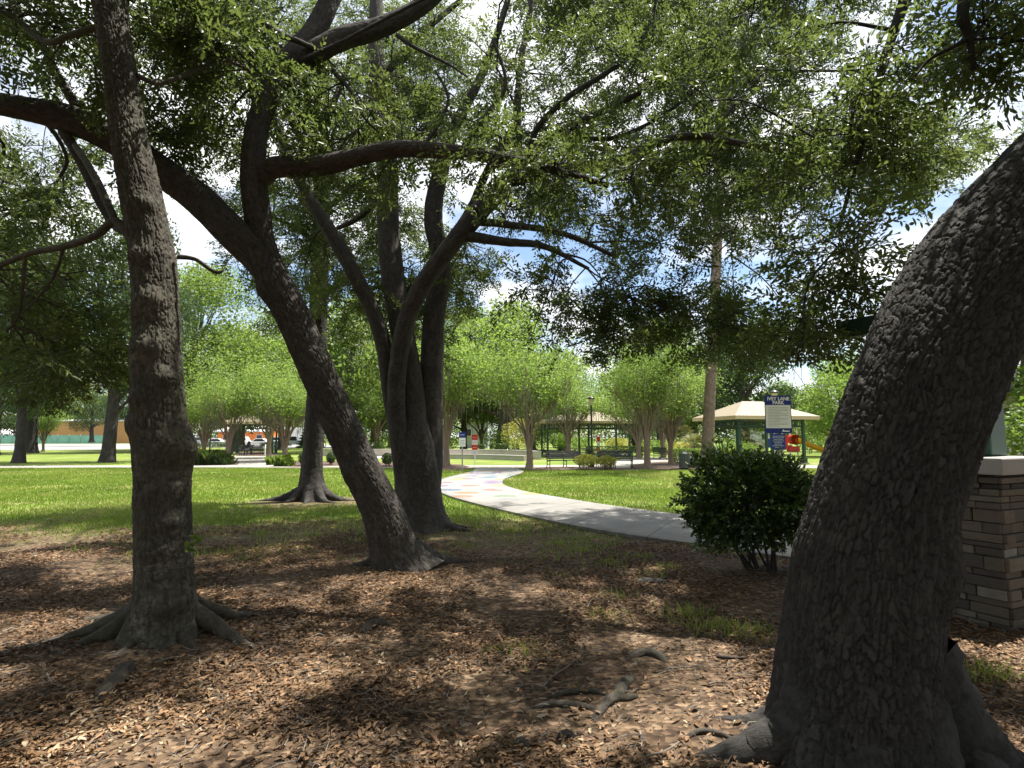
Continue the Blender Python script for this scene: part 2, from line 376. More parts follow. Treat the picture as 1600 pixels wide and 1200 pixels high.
# ------------------------------------------------------------------ mesh builder
class MB:
    def __init__(s): s.V = []; s.F = {}; s.UV = []; s.T = []; s.n = 0
    def add(s, V, F, uv=None, t=None):
        V = np.asarray(V, float).reshape(-1, 3)
        F = F if isinstance(F, list) and len(F) and isinstance(F[0], np.ndarray) else [np.asarray(F, int)]
        for f in F:
            f = np.atleast_2d(f)
            s.F.setdefault(f.shape[1], []).append(f + s.n)
        s.V.append(V); s.n += len(V)
        s.UV.append(np.zeros((len(V), 2)) if uv is None else np.asarray(uv, float))
        s.T.append(np.zeros(len(V)) + (0.5 if t is None else t))
        return s
    def box(s, c, size, R=None, t=None, taper=1.0):
        x, y, z = [a / 2 for a in size]
        P = np.array([[-x, -y, -z], [x, -y, -z], [x, y, -z], [-x, y, -z], [-x * taper, -y * taper, z], [x * taper, -y * taper, z], [x * taper, y * taper, z], [-x * taper, y * taper, z]])
        if R is not None: P = P @ np.asarray(R).T
        return s.add(P + np.asarray(c), np.array([[0, 3, 2, 1], [4, 5, 6, 7], [0, 1, 5, 4], [1, 2, 6, 5], [2, 3, 7, 6], [3, 0, 4, 7]]), t=t)
    def build(s, name, mat, parent=None, smooth=False, world=True, bevel=0.0, link=True):
        V = np.concatenate(s.V)
        me = bpy.data.meshes.new(name)
        loops, starts, k0 = [], [], 0
        for k, fl in s.F.items():
            f = np.concatenate(fl)
            loops.append(f.ravel()); starts.append(k0 + np.arange(len(f)) * k); k0 += f.size
        loops = np.concatenate(loops).astype(np.int32); starts = np.concatenate(starts).astype(np.int32)
        me.vertices.add(len(V)); me.vertices.foreach_set('co', V.astype(np.float32).ravel())
        me.loops.add(len(loops)); me.loops.foreach_set('vertex_index', loops)
        me.polygons.add(len(starts)); me.polygons.foreach_set('loop_start', starts)
        me.update(calc_edges=True)
        if smooth or not any(w in mat.name for w in ('leaf', 'grass', 'moss')):
            me.polygons.foreach_set('use_smooth', np.full(len(starts), smooth))
        a = me.attributes.new('tint', 'FLOAT', 'POINT'); a.data.foreach_set('value', np.concatenate(s.T).astype(np.float32))
        UV = np.concatenate(s.UV)
        if np.any(UV):
            u = me.uv_layers.new(name='UVMap'); u.data.foreach_set('uv', UV[loops].astype(np.float32).ravel())
        me.materials.append(mat)
        me.validate(clean_customdata=False)
        o = bpy.data.objects.new(name, me)
        if bevel:
            b = o.modifiers.new('bevel', 'BEVEL'); b.width = bevel; b.segments = 2; b.limit_method = 'ANGLE'
        if link: COL.objects.link(o)
        if parent is not None:
            o.parent = parent
            if world:
                q = parent
                off = Vector((0, 0, 0))
                while q is not None:
                    off += q.location; q = q.parent
                o.location = -off
        return o

def rotz(a):
    c, s = math.cos(a), math.sin(a)
    return np.array([[c, -s, 0], [s, c, 0], [0, 0, 1]])
def basis(d, up=(0, 0, 1), roll=0.0):
    d = np.asarray(d, float); d = d / (np.linalg.norm(d) + 1e-9)
    u = np.asarray(up, float)
    if abs(d @ u) > 0.97: u = np.array([0.0, 1, 0]) if abs(d[1]) < 0.9 else np.array([1.0, 0, 0])
    y = np.cross(u, d); y /= np.linalg.norm(y); z = np.cross(d, y)
    c, s = math.cos(roll), math.sin(roll)
    return np.stack([d, y * c + z * s, -y * s + z * c], axis=1)

def catmull(P, n):
    P = np.asarray(P, float)
    if len(P) == 2:
        t = np.linspace(0, 1, n)[:, None]; return P[0] * (1 - t) + P[1] * t
    Q = np.vstack([2 * P[0] - P[1], P, 2 * P[-1] - P[-2]])
    L = np.concatenate([[0], np.cumsum(np.linalg.norm(np.diff(P[:, :3], axis=0), axis=1))])
    t = np.linspace(0, L[-1], n)
    i = np.clip(np.searchsorted(L, t, side='right') - 1, 0, len(P) - 2)
    u = ((t - L[i]) / np.maximum(L[i + 1] - L[i], 1e-9))[:, None]
    a, b, c, d = Q[i], Q[i + 1], Q[i + 2], Q[i + 3]
    return 0.5 * (2 * b + (c - a) * u + (2 * a - 5 * b + 4 * c - d) * u ** 2 + (3 * b - a - 3 * c + d) * u ** 3)

def tube(mb, P, R, seg=8, rings=None, step=0.1, bark=None, flare=None, bumps=(), seed=0, cap=True, lump=0.0, away=None):
    """P centres, R radii. bark=(cell_u, cell_v, amp); flare=(amp, height, lobes, lobe_amp, phase)"""
    P = np.asarray(P, float); R = np.asarray(R, float)
    L = np.linalg.norm(np.diff(P, axis=0), axis=1).sum()
    n = rings or max(3, int(L / step) + 1)
    C = catmull(np.column_stack([P, R]), n)
    R = np.maximum(C[:, 3], 0.0008); C = C[:, :3]
    T = np.gradient(C, axis=0); T /= np.linalg.norm(T, axis=1)[:, None] + 1e-12
    Nv = np.zeros_like(T)
    ref = np.array([0, 1.0, 0]) if away is None else np.asarray(away, float)
    if abs(T[0] @ ref) > 0.95: ref = np.array([1.0, 0, 0.2])
    v = ref - T[0] * (T[0] @ ref); v /= np.linalg.norm(v)
    for i in range(n):
        v = v - T[i] * (T[i] @ v); v /= np.linalg.norm(v) + 1e-12; Nv[i] = v
    Bv = np.cross(T, Nv)
    S = np.concatenate([[0], np.cumsum(np.linalg.norm(np.diff(C, axis=0), axis=1))])
    th = np.linspace(0, 2 * np.pi, seg + 1)
    TH, SS = np.meshgrid(th, S)
    r0 = float(np.mean(R))
    RR = np.repeat(R[:, None], seg + 1, axis=1)
    if flare:
        a, hh, lob, la, ph = flare
        e = np.exp(-SS / hh)
        lobe = np.zeros_like(TH)
        rg = random.Random(seed)
        for j in range(lob):
            c0 = ph + 2 * math.pi * j / lob + rg.uniform(-0.3, 0.3); w = rg.uniform(0.22, 0.36)
            d = np.angle(np.exp(1j * (TH - c0)))
            lobe += np.exp(-(d / w) ** 2) * rg.uniform(0.7, 1.3)
        RR = RR * (1 + a * e + la * lobe * np.exp(-SS / (hh * 0.8)))
    if lump:
        cx, sx = np.cos(TH), np.sin(TH)
        RR = RR * (1 + lump * 2 * (fbm(cx * 1.3 + 7, sx * 1.3, SS / max(r0, 0.02) * 0.55, seed, 3) - 0.5))
    for (h, ang, amp, sg) in bumps:
        d = np.angle(np.exp(1j * (TH - ang))) * r0
        RR = RR + amp * np.exp(-((SS - h) ** 2 + d ** 2) / (2 * sg * sg))
    tint = np.zeros_like(TH) + 0.5
    U = TH * r0
    if bark:
        cu, cv, amp = bark
        per = max(3, round(2 * math.pi * r0 / cu))
        uu = TH / (2 * math.pi) * per
        w1 = fbm(np.cos(TH) * 2.2, np.sin(TH) * 2.2, SS * 5, seed + 5, 2) - 0.5
        w2 = fbm(np.cos(TH) * 2.2, np.sin(TH) * 2.2, SS * 5, seed + 9, 2) - 0.5
        j1 = vnoise(uu * 2.6, SS / cv * 3.4, 0.5, seed + 21) - 0.5; j2 = vnoise(uu * 2.6, SS / cv * 3.4, 7.5, seed + 22) - 0.5
        f1, f2, cid = cells(uu + w1 * 2.2 + j1 * 0.55, SS / cv + w2 * 2.0 + j2 * 0.55 + uu * 0.13, seed)
        e = sstep(0.02, 0.17, f2 - f1)
        fine = fbm(uu * 3.1, SS / cv * 3.6, 0.5, seed + 3, 2)
        e = sstep(0.02, 0.17, f2 - f1 + 0.16 * (vnoise(uu * 0.9, SS / cv * 0.9, 3.5, seed + 31) - 0.42))
        rdg = np.abs(fbm(uu * 0.62, SS / cv * 0.20, 9.5, seed + 41, 2) - 0.5)
        e = e * (1 - 0.75 * np.exp(-(rdg / 0.028) ** 2))
        hgt = e * (0.70 + 0.42 * cid) + 0.55 * (fine - 0.5) * e
        fade = np.where((TH < 0.25) | (TH > 2 * math.pi - 0.25), 0.3, 1.0)
        RR = RR + amp * (hgt - 0.55) * fade
        tint = np.clip(cid, 0.02, 0.98)
    V = C[:, None, :] + RR[..., None] * (np.cos(TH)[..., None] * Nv[:, None, :] + np.sin(TH)[..., None] * Bv[:, None, :])
    V[:, -1] = V[:, 0]
    m = seg + 1
    i, j = np.meshgrid(np.arange(n - 1), np.arange(seg), indexing='ij')
    q = np.stack([i * m + j, i * m + j + 1, (i + 1) * m + j + 1, (i + 1) * m + j], axis=-1).reshape(-1, 4)
    uv = np.stack([U, SS], axis=-1).reshape(-1, 2)
    F = [q]
    VV = V.reshape(-1, 3); tt = tint.ravel()
    if cap:
        VV = np.vstack([VV, C[-1] + T[-1] * R[-1] * 0.4]); uv = np.vstack([uv, [0, S[-1]]]); tt = np.append(tt, 0.5)
        k = len(VV) - 1; b = (n - 1) * m
        F.append(np.stack([b + np.arange(seg), b + np.arange(1, seg + 1), np.full(seg, k)], axis=1))
    mb.add(VV, F, uv, tt)
    return C, R

# ------------------------------------------------------------------ things, parts, labels
LABELS = {}
def thing(name, label, cat, loc=(0, 0, 0), group=None):
    o = bpy.data.objects.new(name, None); COL.objects.link(o)
    o.empty_display_size = 0.2
    o.location = tuple(float(a) for a in loc)
    o['label'] = label; o['category'] = cat
    if group: o['group'] = group
    return o
def tag(o, label, cat, group=None):
    o['label'] = label; o['category'] = cat
    if group: o['group'] = group
    return o
def kind(o, k):
    o['kind'] = k; return o
def copy_thing(root, loc, rz, label, scale=1.0, group=None):
    r = root.copy(); COL.objects.link(r)
    r.location = tuple(float(a) for a in loc); r.rotation_euler = (0, 0, rz)
    r.scale = (scale,) * 3 if not isinstance(scale, tuple) else scale
    r['label'] = label
    if group: r['group'] = group
    for ch in list(root.children):
        c = ch.copy(); COL.objects.link(c); c.parent = r
        for g in list(ch.children):
            d = g.copy(); COL.objects.link(d); d.parent = c
    return r

# ------------------------------------------------------------------ the setting: ground, paths, road
def gz(x, y):
    x = np.asarray(x, float); y = np.asarray(y, float)
    f = 1 - sstep(8.5, 12.0, y)
    z = (fbm(x * 0.7, y * 0.7, 0.3, 3, 3) - 0.5) * 0.10 * f + (fbm(x * 3, y * 3, 1.3, 8, 2) - 0.5) * 0.035 * f
    for (bx, by, h, s) in MOUNDS:
        z = z + h * np.exp(-((x - bx) ** 2 + (y - by) ** 2) / (2 * s * s))
    return z
B1, B2, B3, B4 = gnd(255, 990), gnd(628, 888), gnd(658, 830), gnd(488, 782)
B5 = np.array([1.86, 3.05, 0.0])
BB = gnd(1195, 897)
MOUNDS = [(B1[0], B1[1], 0.05, 0.9), (B2[0], B2[1], 0.05, 0.7), (B3[0], B3[1], 0.05, 0.8), (B5[0], B5[1], 0.03, 0.9), (BB[0], BB[1], 0.07, 0.6)]

def lerp_axis(segs):
    out = []
    for a, b, n in segs: out += list(np.linspace(a, b, n, endpoint=False))
    return np.array(out + [segs[-1][1]])
gx = lerp_axis([(-900, -150, 8), (-150, -30, 16), (-30, -9, 20), (-9, 9, 150), (9, 30, 20), (30, 150, 16), (150, 900, 8)])
gy = lerp_axis([(-120, -6, 10), (-6, 0, 10), (0, 13, 120), (13, 40, 30), (40, 200, 20), (200, 1600, 12)])
GX, GY = np.meshgrid(gx, gy)
GZ = gz(GX, GY)
mb = MB()
nx = len(gx)
i, j = np.meshgrid(np.arange(len(gy) - 1), np.arange(nx - 1), indexing='ij')
mb.add(np.stack([GX, GY, GZ], -1).reshape(-1, 3), np.stack([i * nx + j, i * nx + j + 1, (i + 1) * nx + j + 1, (i + 1) * nx + j], -1).reshape(-1, 4))
kind(mb.build('ground', M['ground'], smooth=True), 'structure')

PATHS = []
def slab(name, A, B, z, mat, thick=0.16):
    """strip between two edges (lists of ground points), with sides"""
    n = 40
    A = catmull(np.array([p[:2] for p in A]).repeat(1, axis=0), n) if len(A) > 2 else np.array([np.array(A[0][:2]) * (1 - t) + np.array(A[1][:2]) * t for t in np.linspace(0, 1, n)])
    B = catmull(np.array([p[:2] for p in B]), n) if len(B) > 2 else np.array([np.array(B[0][:2]) * (1 - t) + np.array(B[1][:2]) * t for t in np.linspace(0, 1, n)])
    PATHS.append(np.vstack([A, B[::-1]]))
    mb = MB()
    ring = lambda p, zz: np.column_stack([p, np.full(n, zz)])
    V = np.vstack([ring(A, z), ring(B, z), ring(A, z - thick), ring(B, z - thick)])
    sl = np.concatenate([[0], np.cumsum(np.linalg.norm(np.diff((A + B) / 2, axis=0), axis=1))])
    UVs = np.vstack([np.column_stack([sl, np.zeros(n)]), np.column_stack([sl, np.ones(n)])] * 2)
    a = np.arange(n - 1)
    up = np.stack([a, a + 1, n + a + 1, n + a], 1)
    # keep the top facing up
    p0, p1, p2 = V[up[0, 0]], V[up[0, 1]], V[up[0, 2]]
    if np.cross(p1 - p0, p2 - p0)[2] < 0: up = up[:, ::-1]
    mb.add(V, [up, np.stack([2 * n + a, 2 * n + a + 1, a + 1, a], 1), np.stack([n + a, n + a + 1, 3 * n + a + 1, 3 * n + a], 1),
               np.array([[0, n, 3 * n, 2 * n], [n - 1, 3 * n - 1, 4 * n - 1, 2 * n - 1]])], UVs)
    return kind(mb.build(name, mat), 'structure')
Gp = lambda L: [gnd(x, y) for x, y in L]
near_e = Gp([(1240, 878), (1140, 862), (1000, 843), (900, 826), (800, 804), (740, 789), (700, 777), (682, 767), (680, 758), (695, 749), (718, 743), (738, 738), (742, 732.4)])
far_e = Gp([(1240, 836), (1130, 817), (1050, 806), (960, 794), (880, 781), (820, 770), (790, 761), (785, 754), (793, 748), (812, 742), (818, 738), (812, 735), (806, 732.4)])
ex = np.array([[6.4, 6.3, 0]]); fx = np.array([[6.6, 8.6, 0]])
slab('main_path', [ex[0]] + near_e, [fx[0]] + far_e, 0.055, M['path'])
slab('cross_walk', Gp([(-700, 737), (0, 731.8), (500, 731.2), (800, 731.9), (1150, 732), (2000, 734)]), Gp([(-700, 733), (0, 728.6), (500, 727.2), (800, 727.4), (1150, 727.3), (2000, 729)]), 0.03, M['walk'])
slab('left_walk', Gp([(372, 727), (366, 720), (368, 713)]), Gp([(445, 727), (425, 720), (428, 713)]), 0.026, M['walk'])
slab('plaza', Gp([(930, 727), (960, 721), (985, 715)]), Gp([(1120, 727), (1110, 721), (1095, 715)]), 0.026, M['walk'])
slab('splash_pad', Gp([(560, 716.5), (660, 717.3), (738, 715)]), Gp([(560, 711), (660, 711.5), (738, 712.5)]), 0.03, M['wall_conc'])
slab('road', Gp([(-300, 705), (120, 703), (240, 700.5)]), Gp([(-300, 694), (120, 693.8), (240, 693.4)]), 0.03, M['asphalt'])
slab('parking_lot', [(-95, 92), (-30, 92)], [(-95, 135), (-30, 135)], 0.036, M['asphalt'])
def bed(name, pts, z=0.012):
    P = np.array([gnd(x, y) for x, y in pts]); P = catmull(np.vstack([P, P[:1]])[:, :2], 40)[:-1]
    PATHS.append(P)
    mb = MB(); c = P.mean(0)
    hh = np.zeros(len(P)) + z
    V = np.vstack([np.column_stack([P, hh]), [[c[0], c[1], z + 0.08]]])
    k = len(P); a = np.arange(k)
    mb.add(V, np.stack([a, (a + 1) % k, np.full(k, k)], 1))
    return kind(mb.build(name, M['mulch'], smooth=True), 'structure')
bed('mulch_bed', [(235, 729), (300, 731), (385, 727), (372, 719), (300, 716), (240, 719)])
bed('mulch_bed', [(415, 731), (470, 732), (560, 728), (540, 721), (460, 722), (420, 726)])
bed('mulch_bed', [(655, 732), (700, 735), (742, 731), (720, 726), (680, 726)])
bed('mulch_bed', [(800, 733), (840, 735), (930, 735), (1000, 735), (960, 731), (860, 730)], 0.02)
bed('mulch_bed', [(985, 733), (1040, 735), (1100, 733), (1110, 726), (1040, 722), (990, 727)], 0.036)
bed('mulch_bed', [(565, 731), (610, 732), (640, 728), (610, 723), (570, 725)])
bed('mulch_bed', [(370, 713), (420, 714), (440, 711), (420, 706), (370, 707)])

def in_poly(x, y, P):
    r = np.zeros(x.shape, bool); n = len(P)
    for k in range(n):
        x1, y1 = P[k]; x2, y2 = P[(k + 1) % n]
        if y1 == y2: continue
        c = ((y1 > y) != (y2 > y)) & (x < (x2 - x1) * (y - y1) / (y2 - y1) + x1)
        r ^= c
    return r

# ------------------------------------------------------------------ leaves and sprays
def leaf_shape(L, W, fold=0.12):
    return np.array([[0, 0, 0], [0.30 * L, W * 0.46, fold * W], [0.70 * L, W * 0.42, fold * W * 0.6], [L, 0, -0.06 * L], [0.70 * L, -W * 0.42, fold * W * 0.6], [0.30 * L, -W * 0.46, fold * W]])
LEAF_F = np.array([[0, 1, 2, 3], [0, 3, 4, 5]])

def make_spray(rg, L=0.5, side=6, leafL=0.075, ratio=0.34, per=6, tip=6):
    """returns leaf verts (n,6,3), leaf tint, twig polylines"""
    lv, lt, tw = [], [], []
    def leaves_along(p0, d, length, n, droop):
        for k in range(n):
            t = (k + 0.6) / n
            p = p0 + d * length * t + np.array([0, 0, -droop * t * t])
            a = (1 if k % 2 else -1) * rg.uniform(0.5, 1.1)
            dd = basis(d, roll=rg.uniform(-0.7, 0.7)) @ np.array([math.cos(a), math.sin(a), rg.uniform(-0.35, 0.25)])
            B = basis(dd, roll=rg.uniform(-0.9, 0.9))
            l = leafL * rg.choice([0.5, 0.75, 0.9, 1.0, 1.15, 1.3]) * rg.uniform(0.9, 1.1)
            lv.append(leaf_shape(l, l * ratio * rg.uniform(0.85, 1.2)) @ B.T + p)
            lt.append(rg.random())
    d = np.array([1.0, 0, 0])
    tw.append(np.array([[0, 0, 0], [L * 0.5, 0, 0], [L, 0, -0.03]]))
    leaves_along(np.zeros(3), d, L, tip, 0.03)
    for k in range(side):
        t = 0.15 + 0.75 * (k + rg.random() * 0.6) / side
        a = (1 if k % 2 else -1) * rg.uniform(0.5, 1.0)
        dd = np.array([math.cos(a), math.sin(a), rg.uniform(-0.35, 0.35)]); dd /= np.linalg.norm(dd)
        sl = L * rg.uniform(0.28, 0.5)
        p0 = np.array([L * t, 0, 0])
        tw.append(np.array([p0, p0 + dd * sl * 0.5, p0 + dd * sl + [0, 0, -0.02]]))
        leaves_along(p0, dd, sl, per, 0.02)
    return np.array(lv), np.array(lt), tw

class Foliage:
    """collects sprays (leaf mesh) and twig tubes (branch mesh)"""
    def __init__(s, sprays, seed):
        s.zmin = -1; s.sp = sprays; s.rg = random.Random(seed); s.L = []; s.T = []; s.br = MB()
    def spray(s, p, d, sc=1.0, t0=0.0):
        k = s.rg.randrange(len(s.sp)); lv, lt, tw = s.sp[k]
        B = basis(d, roll=s.rg.uniform(-1.2, 1.2)) * sc
        s.L.append((lv.reshape(-1, 3) @ B.T + p))
        s.T.append(np.repeat(np.clip(lt * 0.75 + t0, 0, 1), 6))
        for q in tw[:1]:
            tube(s.br, q @ B.T + p, [0.004, 0.003, 0.0015], 3, rings=3, cap=False)
    def bough(s, p0, p1, r0, size=0.9, nsec=7, per=5, sc=1.0, droop=0.15, t0=None):
        rg = s.rg
        p0 = np.asarray(p0, float); p1 = np.array(p1, float); p1[2] = max(p1[2], s.zmin + 0.15)
        L = np.linalg.norm(p1 - p0); t0 = rg.uniform(0.0, 0.25) if t0 is None else t0
        mid = []
        nn = max(2, int(L / 0.6))
        for k in range(1, nn):
            t = k / nn
            j = np.array([rg.gauss(0, 1), rg.gauss(0, 1), rg.gauss(0, 1)]) * 0.07 * min(L, 3) ** 0.7
            mid.append(p0 * (1 - t) + p1 * t + j + np.array([0, 0, 0.10 * L * math.sin(math.pi * t)]))
        P = np.array([p0] + mid + [p1])
        C, R = tube(s.br, P, np.linspace(r0, 0.007, len(P)), 6, step=0.16)
        dmain = (p1 - P[-2]); dmain /= np.linalg.norm(dmain) + 1e-9
        out = []
        for k in range(nsec):
            if k < 2: b = C[-1]
            else: b = C[int((len(C) - 1) * (1 - rg.random() ** 1.4 * min(0.85, 1.1 * size / max(L, 0.1))))]
            d = np.array([rg.gauss(0, 1), rg.gauss(0, 1), rg.gauss(0, 0.75)]); d /= np.linalg.norm(d)
            d = d + dmain * 0.55; d /= np.linalg.norm(d)
            l = size * rg.uniform(0.5, 1.1)
            e = b + d * l + np.array([0, 0, -droop * l])
            if e[2] < s.zmin - 0.05: e[2] = s.zmin + 0.3 * rg.random()
            m = (b + e) / 2 + np.array([rg.gauss(0, 0.05), rg.gauss(0, 0.05), 0.06 + rg.gauss(0, 0.04)])
            c2, _ = tube(s.br, np.array([b, m, e]), [0.011, 0.007, 0.003], 4, rings=6)
            for q in range(per):
                f = 0.25 + 0.75 * (q + rg.random()) / per
                pp = c2[min(5, int(f * 5.99))]
                dd = d * 0.6 + np.array([rg.gauss(0, 0.6), rg.gauss(0, 0.6), rg.gauss(-0.10, 0.45)])
                s.spray(pp, dd, sc * rg.uniform(0.75, 1.2), t0)
    def leaf_mb(s):
        mb = MB()
        V = np.concatenate(s.L); T = np.concatenate(s.T)
        ok = V.reshape(-1, 6, 3)[:, :, 2].min(1) > s.zmin + 0.25 * np.sin(V.reshape(-1, 6, 3)[:, 0, 0] * 3.1) * np.cos(V.reshape(-1, 6, 3)[:, 0, 1] * 2.3)
        V = V.reshape(-1, 6, 3)[ok].reshape(-1, 3); T = T.reshape(-1, 6)[ok].ravel()
        n = len(V) // 6
        F = (np.arange(n)[:, None, None] * 6 + LEAF_F[None]).reshape(-1, 4)
        mb.add(V, F, None, T)
        return mb
rgs = random.Random(11)
SP_OAK = [make_spray(rgs, 0.46, 7, 0.068, 0.36, 6, 8) for _ in range(9)]
SP_OPEN = [make_spray(rgs, 0.50, 6, 0.078, 0.35, 5, 7) for _ in range(6)]
SP_BUSH = [make_spray(rgs, 0.20, 4, 0.050, 0.50, 5, 6) for _ in range(6)]

# ------------------------------------------------------------------ the big oaks
def sk(L):
    """skeleton [(px, py, Y, width_px)] -> points, radii"""
    P = np.array([at(a, b, Y) for a, b, Y, w in L])
    R = np.array([w / 2 / FPX * depth(p) * abs(p[1]) / math.hypot(p[0], p[1]) for (a, b, Y, w), p in zip(L, P)])
    return P, R

def root_tube(mb, base, ang, length, r0, z0=0.22, seed=0, wig=0.25, rad=0.2, sink=0.3):
    rg = random.Random(seed)
    pts, rr = [], []
    n = 7
    a = ang
    p = np.array([base[0] + math.cos(ang) * rad * 0.4, base[1] + math.sin(ang) * rad * 0.4])
    for k in range(n):
        t = k / (n - 1)
        r = r0 * (1 - t) ** 0.8 + 0.012
        z = z0 * (1 - t) ** 3 + gz(p[0], p[1]) + r * (0.35 - sink * t)
        pts.append([p[0], p[1], float(z)]); rr.append(r)
        a += rg.uniform(-wig, wig)
        p = p + np.array([math.cos(a), math.sin(a)]) * length / (n - 1)
    tube(mb, np.array(pts), rr, 14, step=0.03, bark=(0.032, 0.06, max(0.008, r0 * 0.13)), seed=seed, lump=0.22)

class Oak:
    def __init__(s, name, label, base, barkmat, seed):
        s.t = thing(name, label, 'tree', (base[0], base[1], float(gz(base[0], base[1]))))
        s.nodes = []; s.nr = []; s.bm = barkmat; s.seed = seed
        s.fol = Foliage(SP_OAK, seed)
    def stem(s, part, L, seg, step, bark=None, flare=None, bumps=(), lump=0.06):
        P, R = sk(L)
        mb = MB()
        C, Rr = tube(mb, P, R, seg, step=step, bark=bark, flare=flare, bumps=bumps, seed=s.seed + len(s.nodes), lump=lump)
        mb.build(part, s.bm, s.t, smooth=True)
        k = max(1, int(0.25 / step))
        s.nodes.append(C[::k]); s.nr.append(Rr[::k])
    def fill(s, ell, Y, n, minr=0.012, maxstart=3.2, **kw):
        """n boughs that end in an image ellipse (cx, cy, rx, ry) at distances Y"""
        rg = s.fol.rg
        N_ = np.concatenate(s.nodes); R_ = np.concatenate(s.nr)
        for _ in range(n):
            a = rg.uniform(0, 2 * math.pi); q = math.sqrt(rg.random())
            p1 = at(ell[0] + ell[2] * q * math.cos(a), ell[1] + ell[3] * q * math.sin(a), rg.uniform(*Y))
            s.to(p1, N_, R_, **kw)
    def to(s, p1, N_=None, R_=None, **kw):
        rg = s.fol.rg
        if N_ is None: N_ = np.concatenate(s.nodes); R_ = np.concatenate(s.nr)
        d = np.linalg.norm(N_ - p1, axis=1) + 0.0 * R_
        d = d + np.where(N_[:, 2] < 2.2, 3.0, 0) + np.array([rg.uniform(0, 0.5) for _ in range(len(d))])
        k = int(np.argmin(d))
        p0 = N_[k]
        s.fol.bough(p0, p1, min(R_[k] * 0.5, 0.012 + 0.011 * np.linalg.norm(p1 - p0)), **kw)
        # the new end can carry further boughs
        s.nodes.append(((p0 * 0.35 + p1 * 0.65)[None])); s.nr.append(np.array([0.03]))
    def finish(s, leafmat):
        s.fol.br.build('branches', s.bm, s.t, smooth=True)
        s.fol.leaf_mb().build('crown', leafmat, s.t)

# --- left mossy trunk
t1 = Oak('oak_tree', 'upright mossy oak with burls and a hollow scar at its base, nearest on the left', B1, M['bark_mossy'], 101)
t1.stem('trunk', [(256, 1004, 4.65, 93), (257, 930, 4.65, 89), (256, 850, 4.65, 89), (254, 770, 4.65, 89), (252, 700, 4.65, 90), (247, 600, 4.65, 81), (245, 500, 4.67, 76), (238, 400, 4.70, 73),
                  (219, 300, 4.73, 67), (200, 200, 4.76, 60), (185, 100, 4.80, 56), (171, 0, 4.85, 56), (155, -120, 4.9, 50), (140, -260, 5.0, 41), (135, -420, 5.2, 28)],
        230, 0.009, (0.024, 0.075, 0.014), (0.42, 0.26, 6, 0.50, 0.4),
        [(1.52, math.pi * 1.42, 0.075, 0.10), (1.2, math.pi * 1.15, 0.04, 0.06), (0.95, math.pi * 1.25, 0.055, 0.05), (2.35, math.pi * 1.0, 0.05, 0.08), (2.75, math.pi * 1.08, 0.05, 0.07), (0.34, math.pi * 1.20, 0.07, 0.06), (3.15, math.pi * 0.95, 0.04, 0.06), (1.95, math.pi * 0.9, 0.045, 0.05), (0.75, math.pi * 1.1, 0.05, 0.05), (1.75, math.pi * 0.75, 0.045, 0.07), (2.1, math.pi * 1.25, 0.04, 0.05), (3.6, math.pi * 1.2, 0.04, 0.06)], 0.075)
for pts in ([(205, 372, 4.70, 18), (180, 345, 4.75, 15), (150, 368, 4.9, 14), (100, 385, 5.1, 13), (40, 398, 5.4, 11), (-30, 430, 5.8, 8)],
            [(180, 345, 4.75, 14), (160, 300, 4.9, 14), (140, 262, 5.1, 13), (118, 228, 5.4, 12)],
            [(40, 398, 5.4, 7), (36, 440, 5.4, 6), (30, 490, 5.5, 5), (10, 520, 5.5, 3)],
            [(100, 385, 5.1, 6), (85, 430, 5.2, 5), (55, 470, 5.3, 4), (34, 490, 5.3, 3)],
            [(277, 401, 4.7, 9), (305, 405, 4.75, 7), (335, 425, 4.8, 6), (350, 422, 4.85, 4)],
            [(213, 118, 4.8, 10), (250, 130, 5.0, 9), (300, 112, 5.3, 8), (350, 95, 5.6, 6), (390, 110, 5.9, 4)],
            [(160, 40, 4.85, 14), (110, 55, 5.0, 12), (70, 65, 5.2, 12), (20, 25, 5.5, 9), (-30, 10, 5.8, 7)],
            [(171, 0, 4.85, 20), (240, -90, 5.4, 18), (330, -160, 6.2, 14)],
            [(155, -120, 4.9, 26), (20, -220, 5.2, 20), (-150, -300, 5.4, 14)]):
    t1.stem('limb', pts, 14, 0.03, (0.02, 0.05, 0.004), lump=0.1)
for k, (a, l, r) in enumerate([(-0.25, 1.5, 0.085), (-0.75, 0.85, 0.085), (-1.75, 0.62, 0.075), (-2.35, 0.85, 0.10), (2.95, 1.35, 0.09), (2.3, 1.0, 0.09), (0.6, 1.1, 0.08), (-2.75, 1.25, 0.07)]):
    mb = MB(); root_tube(mb, B1, a, l * 0.8, r * 0.78, 0.20, 300 + k, rad=0.28, sink=1.3); mb.build('root', M['root'], t1.t, smooth=True)
mb = MB(); rg = random.Random(5)
for (px, py, Y) in [(300, 852, 4.45), (306, 842, 4.5), (292, 858, 4.42)]:
    p = at(px, py, Y)
    for k in range(6):
        d = np.array([rg.uniform(-0.3, 1), rg.uniform(-1, 0.2), rg.uniform(-0.2, 0.8)])
        mb.add(leaf_shape(0.07, 0.032) @ basis(d, roll=rg.uniform(-1, 1)).T + p, LEAF_F, t=rg.uniform(0.3, 1))
mb.build('sprout', M['leaf_bright'], t1.t)

